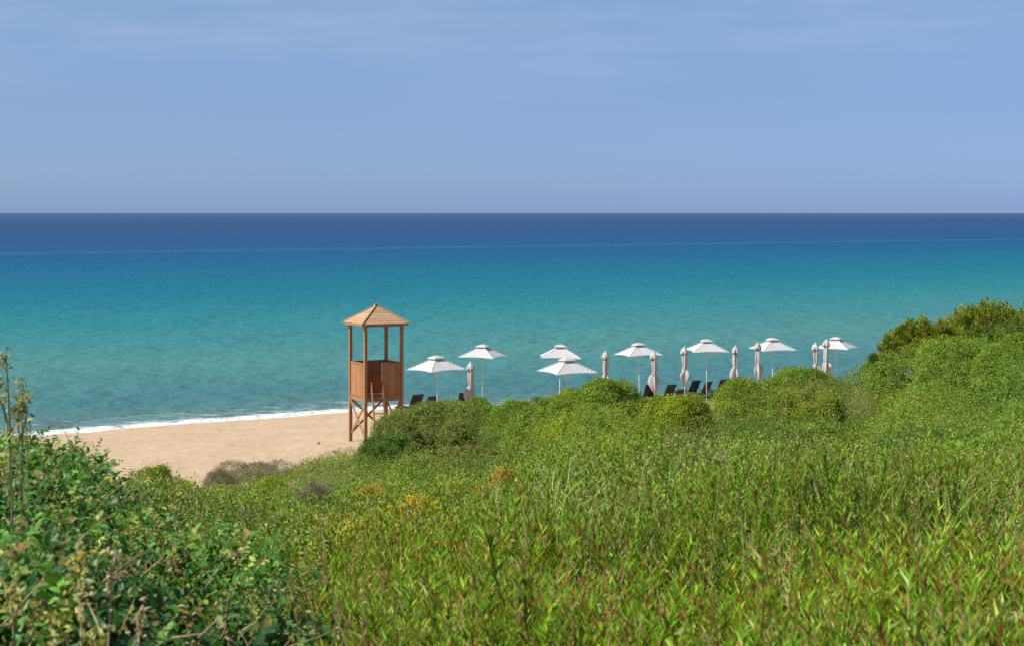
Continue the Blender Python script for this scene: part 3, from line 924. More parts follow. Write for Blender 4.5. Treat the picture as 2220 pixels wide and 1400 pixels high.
def bush(name, px, py, d, wpx, hm, label, palette, L=.06, wd=.45, n=9000, per=8, seed=0, depth=None, cat='bush', group=None, up=.4, lobes=16, stems=True, mt=None, spread=1.0):
    """a mound of foliage whose top is at photo (px, py) and whose width is wpx photo pixels"""
    global rng
    keep_rng = rng; rng = np.random.default_rng(100 + seed)
    x0 = px2x(px, d); zt = py2z(py, d); rx = wpx / F * d / 2; ry = depth or rx
    hm = float(np.clip(zt - gz(x0, d) + .1, hm * .8, hm * 2.0)) if hm > .4 else hm
    zb = zt - hm
    lim = 220 / F * 56 / 2 if name == 'dry_bush' else 9.0     # low dry bushes run in under their neighbours
    FOOT.append((px2x(545, 56) if px == 555 else x0, d, min(rx, lim), min(ry, lim)))
    root = empty(name, (x0, d, min(zb, gz(x0, d)))); tag(root, label, cat, group)
    # lobes over the dome
    lc = []
    for k in range(lobes):
        a = rng.uniform(0, 6.283); rr_ = math.sqrt(rng.random()) * .72
        e = math.sqrt(max(0, 1 - rr_ ** 2)) * rng.uniform(.75, 1.0)
        lc.append((rr_ * math.cos(a) * rx, rr_ * math.sin(a) * ry, hm * (.12 + .62 * e), rng.uniform(.26, .42)))
    lc.append((0, 0, hm * .68, .34))
    lc = np.array(lc)
    k = rng.integers(0, len(lc), n)
    dirn = nrm(rng.normal(size=(n, 3)) + np.array((0, 0, .45)))
    rad = np.stack([lc[k, 3] * rx, lc[k, 3] * ry, np.minimum(lc[k, 3] * 1.15, .32 / .36 * lc[k, 3]) * hm], -1) * (1 - rng.exponential(.10, (n, 1)).clip(0, .5))
    P = lc[k, :3] + dirn * rad
    # drop tufts well inside other lobes
    inside = np.zeros(n, bool)
    for q in range(len(lc)):
        rr_ = np.array((lc[q, 3] * rx, lc[q, 3] * ry, lc[q, 3] * hm)) * .68
        inside |= (np.sum(((P - lc[q, :3]) / rr_) ** 2, 1) < 1)
    P = P[~inside]; dirn = dirn[~inside]; kk = k[~inside]
    P[:, 2] = np.minimum(P[:, 2], hm * .985)
    tone = rng.uniform(.8, 1.2, len(lc))
    col = pal(len(P), palette, .12) * tone[kk][:, None]
    Lv = Leaves()
    P = P + np.array((x0, d, zb))
    rosettes(Lv, P, dirn, per + 4, L * .74, wd, col, up, spread, L * .8)
    loc = tuple(root.location)
    Lv.build('foliage', mt or M_LEAF, root, origin=loc)
    if stems:
        Ls = Leaves()
        m_ = 10 + lobes
        Pb = np.stack([rng.normal(size=m_) * rx * .2, rng.normal(size=m_) * ry * .2, np.full(m_, -.25)], -1)
        tip = lc[rng.integers(0, len(lc), m_), :3] * np.array((1, 1, .95))
        Uu = tip - Pb; ln = np.linalg.norm(Uu, axis=1); Uu = nrm(Uu)
        Nf, Vf = frames(Uu)
        Ls.add(*STICK, Pb + np.array((x0, d, zb)), Uu, Vf, Nf, ln, np.full(m_, .05), np.full(m_, .05), pal(m_, [(.06, .045, .03), (.10, .075, .05)], .1))
        Ls.build('branches', M_DRY, root, origin=loc)
    rng = keep_rng
    return root


G2 = 'rounded green bushes on the dune'
OLIVE = [(.12, .155, .03), (.17, .21, .038), (.23, .26, .055)]
bush('dune_bush', 950, 873, 57, 290, 2.4, 'broad dark green bush directly right of the lifeguard tower legs', OLIVE, .075, n=15000, seed=1, lobes=26, group=G2)
bush('dune_bush', 850, 940, 55, 150, 1.4, 'small dark bush at the lower edge of the broad bush near the tower', DARKG, .07, n=6000, seed=2, group=G2)
bush('dune_bush', 1035, 866, 59, 160, 2.0, 'bush behind the shaded gap, its top under the lone closed parasol', GREEN, .075, n=8000, seed=3, group=G2)
bush('dune_bush', 1135, 869, 55, 200, 1.9, 'low pale green bush right of the dark gap, before the sea gap', GREEN, .07, n=7000, seed=4, group=G2)
bush('dune_bush', 1190, 860, 57, 150, 1.8, 'small round bush at the dip of the crest, left of the overlapping parasol poles', OLIVE + GREEN, .07, n=8000, seed=33, group=G2)
bush('dune_bush', 1405, 874, 49, 110, 1.2, 'low shaded bush filling the notch right of the prominent round bush', DARKG, .062, n=6000, seed=34, group=G2)
bush('dune_bush', 1322, 820, 46, 175, 1.5, 'prominent round bush with a deeply shaded right side, below a closed parasol', GREEN, .062, n=9000, seed=5, lobes=20, group=G2)
bush('dune_bush', 1225, 846, 50, 170, 1.3, 'sloping bush left of the prominent round one, under the overlapping parasols', YELLG + GREEN, .065, n=7000, seed=6, group=G2)
bush('dune_bush', 1480, 858, 42, 190, .9, 'low yellow-green bush hiding the feet of the dark loungers', YELLG, .06, n=9000, seed=7, group=G2)
bush('dune_bush', 1610, 822, 48, 130, .9, 'small bush below the free-standing closed parasol', YELLG + GREEN, .06, n=7000, seed=8, group=G2)
bush('dune_bush', 1740, 797, 51, 220, 1.5, 'wide bush below the pair of closed parasols', GREEN, .065, n=10000, seed=9, group=G2)
bush('dune_bush', 1750, 832, 38, 170, 1.3, 'nearer bush with dark hollows under the wide crest bush', YELLG + GREEN, .055, n=8000, seed=10, group=G2)
bush('dune_bush', 1905, 768, 49, 130, 1.6, 'dark green bush on the slope just left below the tall juniper', DARKG + GREEN, .06, n=7000, seed=11, group=G2)
bush('dune_bush', 2085, 728, 44, 210, 1.5, 'bright green bush right under the tall juniper', GREEN, .06, n=9000, seed=12, group=G2)
bush('dune_bush', 2200, 722, 42, 170, 1.5, 'green bush at the right edge below the juniper', GREEN, .06, n=8000, seed=13, group=G2)
bush('dune_bush', 345, 1006, 24, 160, .9, 'low yellow-green bush at the foot of the sand gap, left side', YELLG, .035, n=8000, seed=14, group=G2)
bush('dune_bush', 585, 1030, 44, 110, .8, 'small mossy yellow-green mound beside the grey dry scrub', YELLG, .045, n=4000, seed=15, group=G2)
GD = 'dry grey-brown bushes on the dune'
bush('dry_bush', 555, 1001, 56, 260, 1.2, 'largest grey-brown dry bush edging the beach sand', [(.26, .20, .12), (.33, .265, .16), (.22, .24, .07), (.36, .30, .19)], .06, .30, n=12000, seed=16, lobes=22, cat='dry bush', group=GD, mt=M_DRY)
bush('dry_bush', 475, 1014, 52, 90, .7, 'small grey dry bush at the lowest corner of the sand', [(.30, .24, .16), (.37, .31, .21), (.22, .24, .08)], .05, .14, n=3000, seed=17, cat='dry bush', group=GD, mt=M_DRY)
bush('dry_bush', 690, 1045, 20, 130, .6, 'tangled bare grey bush left of the orange flowers', [(.30, .24, .16), (.37, .31, .21), (.24, .25, .08)], .04, .14, n=2600, seed=18, cat='dry bush', group=GD, mt=M_DRY)
bush('dry_bush', 1950, 975, 15, 75, .45, 'pinkish dry bush among the green herbs on the right', [(.30, .15, .09), (.38, .22, .15), (.22, .14, .09)], .03, .12, n=900, seed=19, cat='dry bush', group=GD, mt=M_DRY)
bush('dry_bush', 1740, 1030, 11.5, 95, .35, 'grey wispy dry bush in the middle of the green herbs', [(.30, .24, .18), (.38, .32, .25)], .025, .10, n=500, seed=20, cat='dry bush', group=GD, mt=M_DRY)
GF = 'orange-flowered bushes'
FLW = [(.55, .34, .012), (.60, .38, .01), (.18, .24, .02), (.14, .22, .02), (.52, .28, .012)]
bush('flowering_bush', 905, 1072, 13.5, 190, .5, 'bright yellow-orange flowering bush in front of the green dune', FLW, .028, .5, n=1500, seed=21, cat='flowering bush', group=GF)
bush('flowering_bush', 808, 1046, 17, 140, .6, 'dull orange flowering bush behind and left of the bright yellow one', [(.48, .29, .02), (.26, .26, .02), (.40, .24, .02)], .03, .5, n=2200, seed=22, cat='flowering bush', group=GF)
bush('flowering_bush', 1085, 1014, 14.5, 130, .5, 'rusty orange bush at the left end of the tall herbs', [(.50, .22, .02), (.28, .24, .03), (.44, .26, .03)], .03, .35, n=2000, seed=23, cat='flowering bush', group=GF)


# juniper: upright feathery sprays
def juniper(px, py, d, wpx, hm, label, seed, n=420):
    global rng
    keep = rng; rng = np.random.default_rng(seed)
    x0, zt = px2x(px, d), py2z(py, d); rx = wpx / F * d / 2; ry = rx * .8; zb = zt - hm
    root = empty('juniper_bush', (x0, d, zb)); tag(root, label, 'juniper', 'dark yellow-green junipers on the crest')
    Lv = Leaves(); Ls = Leaves()
    a = rng.uniform(0, 6.283, n); r_ = np.sqrt(rng.random(n))
    e = np.sqrt(np.clip(1 - r_ ** 2, 0, 1))
    S0 = np.stack([r_ * np.cos(a) * rx * .95, r_ * np.sin(a) * ry * .95, hm * (.05 + .62 * e * rng.uniform(.45, 1, n))], -1)
    Uu = nrm(np.stack([np.cos(a) * r_ * .75 + .15, np.sin(a) * r_ * .75, np.full(n, 1.0)], -1) + rng.normal(size=(n, 3)) * .22)
    ln = hm * rng.uniform(.22, .36, n)
    tone = pal(n, [(.14, .20, .018), (.20, .25, .022), (.28, .28, .028), (.13, .18, .02)], .15)
    per = 62
    t = rng.random(n * per) ** .8
    idx = np.repeat(np.arange(n), per)
    side = nrm(rng.normal(size=(n * per, 3)))
    P = S0[idx] + Uu[idx] * (t * ln[idx])[:, None] + side * ((1 - t) * .14 * hm / 1.6 + .008)[:, None]
    U2 = nrm(Uu[idx] * 1.1 + side * .7)
    Nf, Vf = frames(U2)
    L = rng.uniform(.06, .12, n * per)
    col = (tone[idx] * (1 + .15 * rng.normal(size=(n * per, 1)))).clip(.005, .9)
    Lv.add(*LEAF4, P + np.array((x0, d, zb)), U2, Vf, Nf, L, L * .34, L, col)
    Nf, Vf = frames(Uu)
    Ls.add(*STICK, S0 + np.array((x0, d, zb)) - Uu * .5, Uu, Vf, Nf, ln + .4, np.full(n, .03), np.full(n, .03), pal(n, [(.09, .055, .03), (.14, .09, .05)], .1))
    Lv.build('foliage', M_LEAF, root, origin=(x0, d, zb)); Ls.build('branches', M_DRY, root, origin=(x0, d, zb))
    rng = keep


juniper(2005, 682, 54, 170, 1.5, 'lower dark yellow-green juniper forming the left shoulder of the crest', 61)
juniper(2140, 645, 55, 210, 2.0, 'tallest dark yellow-green juniper on the crest, top right of the slope', 62, 620)
juniper(2270, 645, 56, 190, 2.0, 'dark yellow-green juniper cut by the right edge of the picture', 63)


# ------------------------------------------------------------------ dune scrub (mass)
def scrub_mass():
    Lv = Leaves()
    n = 210000
    u = rng.random(n)
    d = 10.8 * (70 / 10.8) ** (u ** .9)
    px = rng.uniform(-330, 2560 + 9000 / d, n)
    x = px2x(px, d)
    keep = (canopy_raw(x, d) + np.minimum(lump(x, d), 0) - beach_z(x, d)) > .12
    # hidden back slopes need less
    keep &= ~((px < 250) & (d > 16) & (rng.random(n) > .15))
    x, d, px = x[keep], d[keep], px[keep]
    fr = free_of_bushes(x, d)
    x, d, px = x[fr], d[fr], px[fr]
    z = canopy(x, d)
    Nn = canopy_normal(x, d)
    z = np.maximum(z - rng.exponential(.10, len(z)).clip(0, .5), ground_z(x, d) + .04)
    P = np.stack([x, d, z], -1)
    who = cell_mounds(x, d, MC, 1, True)[1]; who2 = cell_mounds(x, d, 1.05, 2, True)[1]
    big = .55 * who + .25 * who2 + .2 * smooth_noise(x, d, 6, 21) + .15 * (smooth_noise(x, d, .8, 22) - .5)
    base = pal(len(P), GREEN, .12)
    t = np.clip((big - .52) * 3.2, 0, 1)[:, None]
    base = base * (1 - t) + pal(len(P), YELLG, .12) * t
    t = np.clip((.38 - big) * 4, 0, 1)[:, None]
    base = base * (1 - t) + pal(len(P), DARKG, .12) * t
    t = (np.clip((d - 21) / 6, 0, 1) * np.clip((px - 800) / 100, 0, 1) * .8)[:, None]     # shade in the gaps between the shrubs, painted as darker leaf colour
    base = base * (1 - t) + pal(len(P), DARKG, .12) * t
    # dry, greyish patches low on the beach side (left middle) and a few elsewhere
    dryn = smooth_noise(x, d, 2.2, 31)
    w_ = np.exp(-((px - 600) / 190) ** 2) * np.clip((d - 20) / 10, 0, 1) * 1.1 + .25 * (d < 30)
    t = (np.clip((dryn - .35) * 2.5, 0, 1) * w_).clip(0, .95)[:, None]
    base = np.where(rng.random((len(P), 1)) < t, pal(len(P), DRY, .12), base)
    fl_ = np.exp(-((px - 900) / 200) ** 4) * np.clip((24 - d) / 4, 0, 1) * np.clip((smooth_noise(x, d, .9, 61) - .42) * 3, 0, 1) * .42
    base = np.where(rng.random((len(P), 1)) < fl_[:, None], pal(len(P), [(.40, .27, .02), (.38, .20, .025), (.48, .34, .03), (.24, .27, .03)], .12), base)
    L = np.interp(d, [12, 25, 45, 70], [.032, .041, .052, .068])
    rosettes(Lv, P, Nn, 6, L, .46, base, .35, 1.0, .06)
    # many rounded shrubs growing into one another, each with its own lobes
    nd, placed = 2600, []
    crest = [(float(p), float(np.interp(p, CPX, [c[1][-1][0] for c in COLS])) - rng.uniform(.5, 2.5)) for p in np.arange(890, 2000, 42)]
    dd = np.sqrt(rng.uniform(14.5 ** 2, 60 ** 2, nd)); pp = rng.uniform(-60, 2440, nd)
    dd[:len(crest)] = [c[1] for c in crest]; pp[:len(crest)] = [c[0] for c in crest]
    for k in range(nd):
        d0, p0 = dd[k], pp[k]
        if p0 < 440 or (p0 < 720 and d0 > 34): continue
        x0 = px2x(p0, d0)
        cz = float(canopy_raw(np.array([x0]), np.array([d0]))[0])
        if cz - float(beach_z(np.array([x0]), np.array([d0]))) < .5: continue
        if k >= len(crest) and not free_of_bushes(np.array([x0]), np.array([d0]))[0]: continue
        sz = rng.uniform(.62, 1.15) * np.interp(d0, [15, 22, 30, 60], [.42, .72, 1.3, 1.55])
        if k >= len(crest) and any((x0 - q[0]) ** 2 + (d0 - q[1]) ** 2 < (.78 * (sz + q[2])) ** 2 for q in placed): continue
        placed.append((x0, d0, sz))
        rx, ry, rz = sz * rng.uniform(.85, 1.25), sz * rng.uniform(.8, 1.2), sz * rng.uniform(.8, 1.15)
        Lk = float(np.interp(d0, [12, 25, 45, 70], [.025, .032, .042, .055]))
        m_ = int(1.9 * sz * sz / (Lk * Lk) * 1.25)
        q = nrm(rng.normal(size=(m_, 3))); q = q[q[:, 2] > -.2]
        face = q @ nrm(np.array((-x0, -d0, 5.0)))
        q = q[(face > -.25) | (rng.random(len(q)) < .25)]
        cj = nrm(rng.normal(size=(22, 3)) + np.array((0, 0, .35)))
        dots = (q @ cj.T).max(1)
        wob = .80 + .24 * np.clip((dots - .72) / .28, 0, 1) ** .6
        lobe = (q @ cj.T).argmax(1)
        wob = wob * (1 - rng.exponential(.045, len(q)).clip(0, .3))
        big_ = k >= len(crest) and rng.random() < .38
        if big_: rx, ry, rz = rx * 1.25, ry * 1.2, rz * 1.3
        top = cz + (rng.uniform(.05, .32) if big_ else rng.uniform(-.62, -.12)) * np.interp(d0, [15, 25, 40], [.5, .9, 1.35])
        if k < len(crest): top = cz + rng.uniform(-.35, .10)
        P = np.array((x0, d0, top - rz)) + q * wob[:, None] * np.array((rx, ry, rz))
        r_ = rng.random()
        pl_ = GREEN if r_ < .44 else YELLG if r_ < .58 else DARKG if r_ < .80 else OLIVE if r_ < .93 else [(.24, .22, .05), (.32, .27, .08), (.20, .22, .04)]
        col = pal(len(P), pl_, .08) * rng.uniform(.85, 1.15) * rng.uniform(.85, 1.18, 22)[lobe][:, None]
        Nn_ = nrm(q * .45 + cj[lobe] * .9)
        rosettes(Lv, P, Nn_, 6, Lk, .46, col, .3, 1.0, Lk)
    o = Lv.build('dune_scrub', M_LEAF)
    tag(o, 'dense low green scrub covering the dune slope behind the beach', 'scrub', kind='stuff')


scrub_mass()


# ------------------------------------------------------------------ foreground: tall narrow-leaved herbs
def shrub_edge(d):        # photo column where the broad-leaved shrub ends
    return np.interp(d, [3, 3.9, 5, 7, 10, 14], [700, 660, 640, 590, 500, 420])


def herb_mass():
    Lv = Leaves()
    # stem prototypes
    protos_ = []
    for k in range(14):
        Lp = Leaves()
        hgt = 1.0
        nl = 62
        t = np.sort(rng.uniform(.18, 1.0, nl))
        bend = rng.normal(size=2) * .10
        def axis(tt): return np.stack([bend[0] * tt ** 2, bend[1] * tt ** 2, tt], -1)
        P0 = axis(t)
        a = np.arange(nl) * 2.4 + rng.normal(size=nl) * .3
        asc = rng.uniform(1.1, 2.4, nl) + .7 * t        # ascending
        U = nrm(np.stack([np.cos(a), np.sin(a), asc], -1))
        Nf, Vf = frames(U, np.stack([-np.cos(a), -np.sin(a), np.full(nl, .8)], -1) + rng.normal(size=(nl, 3)) * .3)
        L = rng.uniform(.065, .122, nl) * (1.12 - .45 * t)
        kind = rng.random(nl)
        col = pal(nl, [(.095, .21, .018), (.165, .32, .026), (.255, .42, .042), (.37, .50, .08)], .16)
        rust = (kind < .06) | ((kind < .22) & (t > .88))
        col[rust] = pal(int(rust.sum()), [(.24, .115, .02), (.30, .17, .035)], .2)
        yel = (kind > .93)
        col[yel] = pal(int(yel.sum()), [(.30, .28, .08), (.36, .34, .14)], .1)
        Lp.add(*LANCE, P0, U, Vf, Nf, L, L * .175, L, col)
        seg = axis(np.linspace(0, 1, 5)); Us = seg[1:] - seg[:-1]; ls = np.linalg.norm(Us, axis=1); Us = nrm(Us)
        Nf, Vf = frames(Us)
        Lp.add(*STICK, seg[:-1], Us, Vf, Nf, ls * 1.02, np.full(4, .012), np.full(4, .012), pal(4, [(.24, .10, .03), (.30, .17, .06)], .1))
        protos_.append(Lp.data())
    n = 17000
    d = 3.3 * (16.5 / 3.3) ** (rng.random(n) ** .72)
    px = rng.uniform(-100, 2560 + 9000 / d, n)
    e = shrub_edge(d) + rng.normal(size=n) * 45
    k = (px > e) & ~((px < 1000) & (d > 10.6 + 1.5 * rng.random(n))) & ~((px < 760) & (d > 11 + rng.random(n) * 3))
    k &= rng.random(n) < np.clip(1.25 - .8 * (smooth_noise(px2x(px, d), d, .5, 41) > np.interp(d, [4, 6, 9], [.5, .66, .8])), 0, 1)
    d, px = d[k], px[k]; x = px2x(px, d)
    k = free_of_bushes(x, d) & (rng.random(len(d)) < .30 + 1.25 * smooth_noise(x, d, .62, 42)); d, px, x = d[k], px[k], x[k]
    n = len(d)
    clump = smooth_noise(x, d, .62, 42)
    top = canopy(x, d) - .02 + .52 * (clump - .55) + .20 * (smooth_noise(x, d, 1.7, 47) - .5) + .075 * rng.normal(size=n)
    hh = rng.uniform(.50, .85, n) * np.interp(d, [3.5, 5, 7], [.80, .88, 1])
    base = np.stack([x, d, top - hh], -1)
    ang = rng.uniform(0, 6.283, n); lean = np.stack([rng.normal(size=n) * .16 + .05, rng.normal(size=n) * .16, np.ones(n)], -1)
    tone = 1 + .45 * (smooth_noise(x, d, .7, 43) - .5) + .10 * rng.normal(size=n)
    yel = np.clip((smooth_noise(x, d, 1.6, 44) - .45) * 2.2, 0, 1)
    dry = np.clip((smooth_noise(x, d, .9, 45) - .80) * 5, 0, 1) * .6 * (rng.random(n) < .6)
    for q, (V, Lp, S, C) in enumerate(protos_):
        idx = np.where(np.arange(n) % 14 == q)[0]
        if len(idx) == 0: continue
        nv = len(V)
        ca, sa = np.cos(ang[idx])[:, None], np.sin(ang[idx])[:, None]
        s = hh[idx][:, None] * 1.0
        # stems are 1 m tall in the prototype; leaves keep real size through the scale of about one half
        vx = (V[None, :, 0] * ca - V[None, :, 1] * sa) * s * 1.05; vy = (V[None, :, 0] * sa + V[None, :, 1] * ca) * s * 1.05; vz = V[None, :, 2] * s
        VV = np.stack([vx + lean[idx, 0:1] * vz, vy + lean[idx, 1:2] * vz, vz], -1) + base[idx][:, None, :]
        loops = (Lp[None, :] + (np.arange(len(idx)) * nv)[:, None]).reshape(-1)
        cc = np.repeat(C[None], len(idx), 0).copy()
        g = cc[:, :, :3] * tone[idx][:, None, None]
        y_ = yel[idx][:, None, None]
        g = g * (1 - .5 * y_) + .5 * y_ * g * np.array((1.55, 1.2, .8))
        d_ = dry[idx][:, None, None]
        g = g * (1 - d_) + d_ * (np.array((.24, .19, .12)) * (.7 + .6 * g[:, :, 1:2] / .17))
        cc[:, :, :3] = g.clip(.004, .8)
        Lv.add_raw(VV.reshape(-1, 3), loops, np.tile(S, len(idx)), cc.reshape(-1, 4))
    # small under-leaves so that the soil does not show
    n2 = 62000
    d2 = 3.2 * (18 / 3.2) ** (rng.random(n2) ** .75); p2 = rng.uniform(-50, 2560 + 9000 / d2, n2)
    k = (p2 > shrub_edge(d2) - 60) & ~((p2 < 760) & (d2 > 13))
    k &= smooth_noise(px2x(p2, d2), d2, .5, 41) < np.interp(d2, [4, 6, 9], [.5, .68, .9])
    d2, p2 = d2[k], p2[k]; x2 = px2x(p2, d2)
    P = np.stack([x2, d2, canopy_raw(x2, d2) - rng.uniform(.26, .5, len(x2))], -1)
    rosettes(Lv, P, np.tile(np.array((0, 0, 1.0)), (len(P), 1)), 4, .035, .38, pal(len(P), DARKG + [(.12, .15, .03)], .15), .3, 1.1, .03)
    # long pale grass blades standing above the herbs
    m_ = 430
    d3 = rng.uniform(9.5, 15.5, m_); c_ = rng.random(m_)
    p3 = np.where(c_ < .55, rng.normal(1280, 150, m_), np.where(c_ < .8, rng.normal(2050, 110, m_), rng.uniform(1000, 2220, m_)))
    x3 = px2x(p3, d3)
    Pp = np.stack([x3, d3, canopy(x3, d3) - .22], -1)
    Uu = nrm(np.stack([rng.normal(size=m_) * .22 + .05, rng.normal(size=m_) * .2, np.ones(m_)], -1)); bend = rng.normal(size=(m_, 3)) * np.array((.22, .2, .02)) + np.array((.06, 0, -.04))
    cb = pal(m_, [(.20, .34, .04), (.28, .42, .07), (.36, .45, .12), (.36, .33, .14)], .1); Lb = rng.uniform(.06, .115, m_)
    for sg in range(4):
        Nf, Vf = frames(Uu, np.tile(np.array((-.3, -.8, .3)), (m_, 1)) + rng.normal(size=(m_, 3)) * .2)
        Lv.add([(0, .5, 0), (0, -.5, 0), (1, -.38, 0), (1, .38, 0)], [(0, 1, 2, 3)], Pp, Uu, Vf, Nf, Lb * 1.02, np.full(m_, .011 - .0024 * sg), Lb, cb)
        Pp = Pp + Uu * Lb[:, None]; Uu = nrm(Uu + bend * (.5 + .3 * sg))
    # dead stalks and pale straws among them
    m_ = 420
    d3 = 3.6 * (15 / 3.6) ** rng.random(m_); p3 = rng.uniform(450, 2500, m_)
    k = (p3 > shrub_edge(d3)) & free_of_bushes(px2x(p3, d3), d3); d3, p3 = d3[k], p3[k]; x3 = px2x(p3, d3); m_ = len(d3)
    Pp = np.stack([x3, d3, canopy_raw(x3, d3) - rng.uniform(.25, .45, m_)], -1)
    Uu = nrm(np.stack([rng.normal(size=m_) * .4, rng.normal(size=m_) * .3, np.ones(m_)], -1))
    for sg in range(4):
        ln = rng.uniform(.08, .16, m_); Nf, Vf = frames(Uu); th = np.full(m_, .0055 - .0009 * sg)
        Lv.add(*STICK, Pp, Uu, Vf, Nf, ln * 1.03, th, th, pal(m_, [(.34, .25, .14), (.46, .37, .22), (.30, .15, .07)], .12))
        Pp = Pp + Uu * ln[:, None]; Uu = nrm(Uu + rng.normal(size=(m_, 3)) * .2)
    Ub = nrm(rng.normal(size=(m_ * 9, 3)) + np.array((0, 0, .8))); Nf, Vf = frames(Ub)
    Lb = rng.uniform(.012, .03, m_ * 9)
    Lv.add(*LANCE, np.repeat(Pp, 9, 0) - np.repeat(Uu, 9, 0) * (rng.random(m_ * 9) * .13)[:, None], Ub, Vf, Nf, Lb, Lb * .4, Lb, pal(m_ * 9, [(.34, .24, .11), (.38, .32, .17), (.36, .17, .06), (.28, .28, .09)], .15))
    o = Lv.build('herb_growth', M_HERB)
    tag(o, 'tall narrow-leaved green herbs with reddish stems filling the foreground', 'herbs', kind='stuff')


herb_mass()


# ------------------------------------------------------------------ foreground: broad-leaved shrub on the left
def broad_shrub():
    root = empty('broadleaf_shrub', (-1.2, 6, gz(-1.2, 6)))
    tag(root, 'tangled shrub of round glossy dark green leaves filling the lower left corner', 'shrub')
    org = tuple(root.location)
    Lv = Leaves()
    n = 78000
    d = 2.8 * (14.0 / 2.8) ** (rng.random(n) ** .8); px = rng.uniform(-420 - 6000 / d, 720, n)
    k = px < shrub_edge(d) + rng.normal(size=n) * 40
    d, px = d[k], px[k]; x = px2x(px, d)
    # a shaded hollow near the shrub's lower right
    hol = 1.3 * np.exp(-(((px - 555) / 120) ** 2 + ((d - 4.05) / .5) ** 4)) + .8 * np.exp(-(((px - 330) / 60) ** 2 + ((d - 4.1) / .25) ** 2))
    hol = hol + .5 * (smooth_noise(x, d, .42, 57) < .34)
    k = rng.random(len(d)) > hol * .96
    d, px, x, hol = d[k], px[k], x[k], hol[k]
    n = len(d)
    dep = .03 + rng.exponential(.10, n).clip(0, .40)
    z = canopy(x, d) + .05 * (smooth_noise(x, d, .28, 52) - .5) * 2 - dep - .3 * hol
    P = np.stack([x, d, z], -1)
    U = nrm(rng.normal(size=(n, 3)) * np.array((1, 1, .55)) + np.array((0, -.15, .25)))
    hint = np.array((-.25, -.35, 1.0)) + rng.normal(size=(n, 3)) * .5
    Nf, Vf = frames(U, hint)
    L = (.018 + .034 * rng.random(n) ** 1.6) * np.interp(d, [3, 6, 10], [1.0, 1, .95])
    kind = rng.random(n)
    patch = smooth_noise(x, d, .5, 51)
    col = pal(n, [(.026, .085, .014), (.042, .125, .018), (.07, .17, .024), (.13, .22, .04)], .16)
    y_ = kind < .16 + .3 * (patch > .6)
    col[y_] = pal(int(y_.sum()), [(.13, .17, .03), (.21, .21, .05), (.28, .23, .07)], .15)
    br = kind > .98
    col[br] = pal(int(br.sum()), [(.20, .10, .04), (.27, .18, .09)], .15)
    Lv.add(*LEAF8, P, U, Vf, Nf, L, L * rng.uniform(.5, .72, n), L, col)
    # sprays: leafy shoots standing out of the mass
    ns, per = 10500, 13
    d = 2.9 * (13.5 / 2.9) ** (rng.random(ns) ** .8); px = rng.uniform(-400 - 6000 / d, 720, ns)
    k = px < shrub_edge(d) + rng.normal(size=ns) * 30
    d, px = d[k], px[k]; x = px2x(px, d)
    hol = 1.3 * np.exp(-(((px - 555) / 120) ** 2 + ((d - 4.05) / .5) ** 4)) + .8 * np.exp(-(((px - 330) / 60) ** 2 + ((d - 4.1) / .25) ** 2))
    hol = hol + .85 * (smooth_noise(x, d, .42, 57) < .40)
    k = rng.random(len(d)) > hol; d, px, x = d[k], px[k], x[k]; ns = len(d)
    B = np.stack([x, d, canopy(x, d) + .10 * (smooth_noise(x, d, .5, 58) - .5) - rng.uniform(.10, .20, ns)], -1)
    ax = nrm(np.stack([rng.normal(size=ns) * .55, rng.normal(size=ns) * .45 - .15, np.full(ns, .75)], -1))
    ln = rng.uniform(.10, .24, ns)
    t = np.tile(np.linspace(.15, 1, per), ns); i_ = np.repeat(np.arange(ns), per)
    a = t * 15 + np.repeat(rng.uniform(0, 6.28, ns), per)
    s1, s2 = frames(ax)
    out_ = s1[i_] * np.cos(a)[:, None] + s2[i_] * np.sin(a)[:, None]
    P = B[i_] + ax[i_] * (t * ln[i_])[:, None] + out_ * .004
    U = nrm(out_ + ax[i_] * .45 + rng.normal(size=P.shape) * .2)
    Nf, Vf = frames(U, ax[i_] + np.array((-.2, -.2, .5)) + rng.normal(size=P.shape) * .25)
    sizeS = np.where(rng.random(ns) < .22, rng.uniform(.013, .024, ns), rng.uniform(.030, .054, ns))
    L = sizeS[i_] * (1.1 - .45 * t) * rng.uniform(.8, 1.2, len(t))
    r_ = rng.random(ns)
    cs = pal(ns, [(.035, .13, .018), (.07, .20, .026), (.13, .27, .038)], .14)
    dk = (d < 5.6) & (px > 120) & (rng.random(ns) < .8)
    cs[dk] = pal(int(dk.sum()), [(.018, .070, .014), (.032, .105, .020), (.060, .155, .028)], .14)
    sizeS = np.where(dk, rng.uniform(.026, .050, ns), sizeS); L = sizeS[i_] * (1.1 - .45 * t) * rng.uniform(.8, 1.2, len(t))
    yl = ((r_ < .13) | (sizeS < .024) & (r_ < .5)) & ~dk
    cs[yl] = pal(int(yl.sum()), [(.20, .27, .03), (.32, .34, .06), (.40, .36, .10)], .12)
    rd = r_ > .975
    cs[rd] = pal(int(rd.sum()), [(.34, .17, .06), (.42, .28, .13)], .12)
    col = (cs[i_] * (1 + .12 * rng.normal(size=(len(t), 1)))).clip(.01, .8)
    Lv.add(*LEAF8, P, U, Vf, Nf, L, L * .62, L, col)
    sprays = (B, ax, ln, cs)
    Lv.build('foliage', M_GLOSSY, root, smooth=True, origin=org)
    # pale bare twigs poking through
    Lt = Leaves()
    m_ = 560
    d = 2.9 * (10.5 / 2.9) ** rng.random(m_); px = rng.uniform(-300 - 6000 / d, 700, m_)
    k = px < shrub_edge(d); d, px = d[k], px[k]; x = px2x(px, d); m_ = len(d)
    U = nrm(np.stack([rng.normal(size=m_) * .8 + .35, rng.normal(size=m_) * .5, np.abs(rng.normal(size=m_)) * .7 + .25], -1))
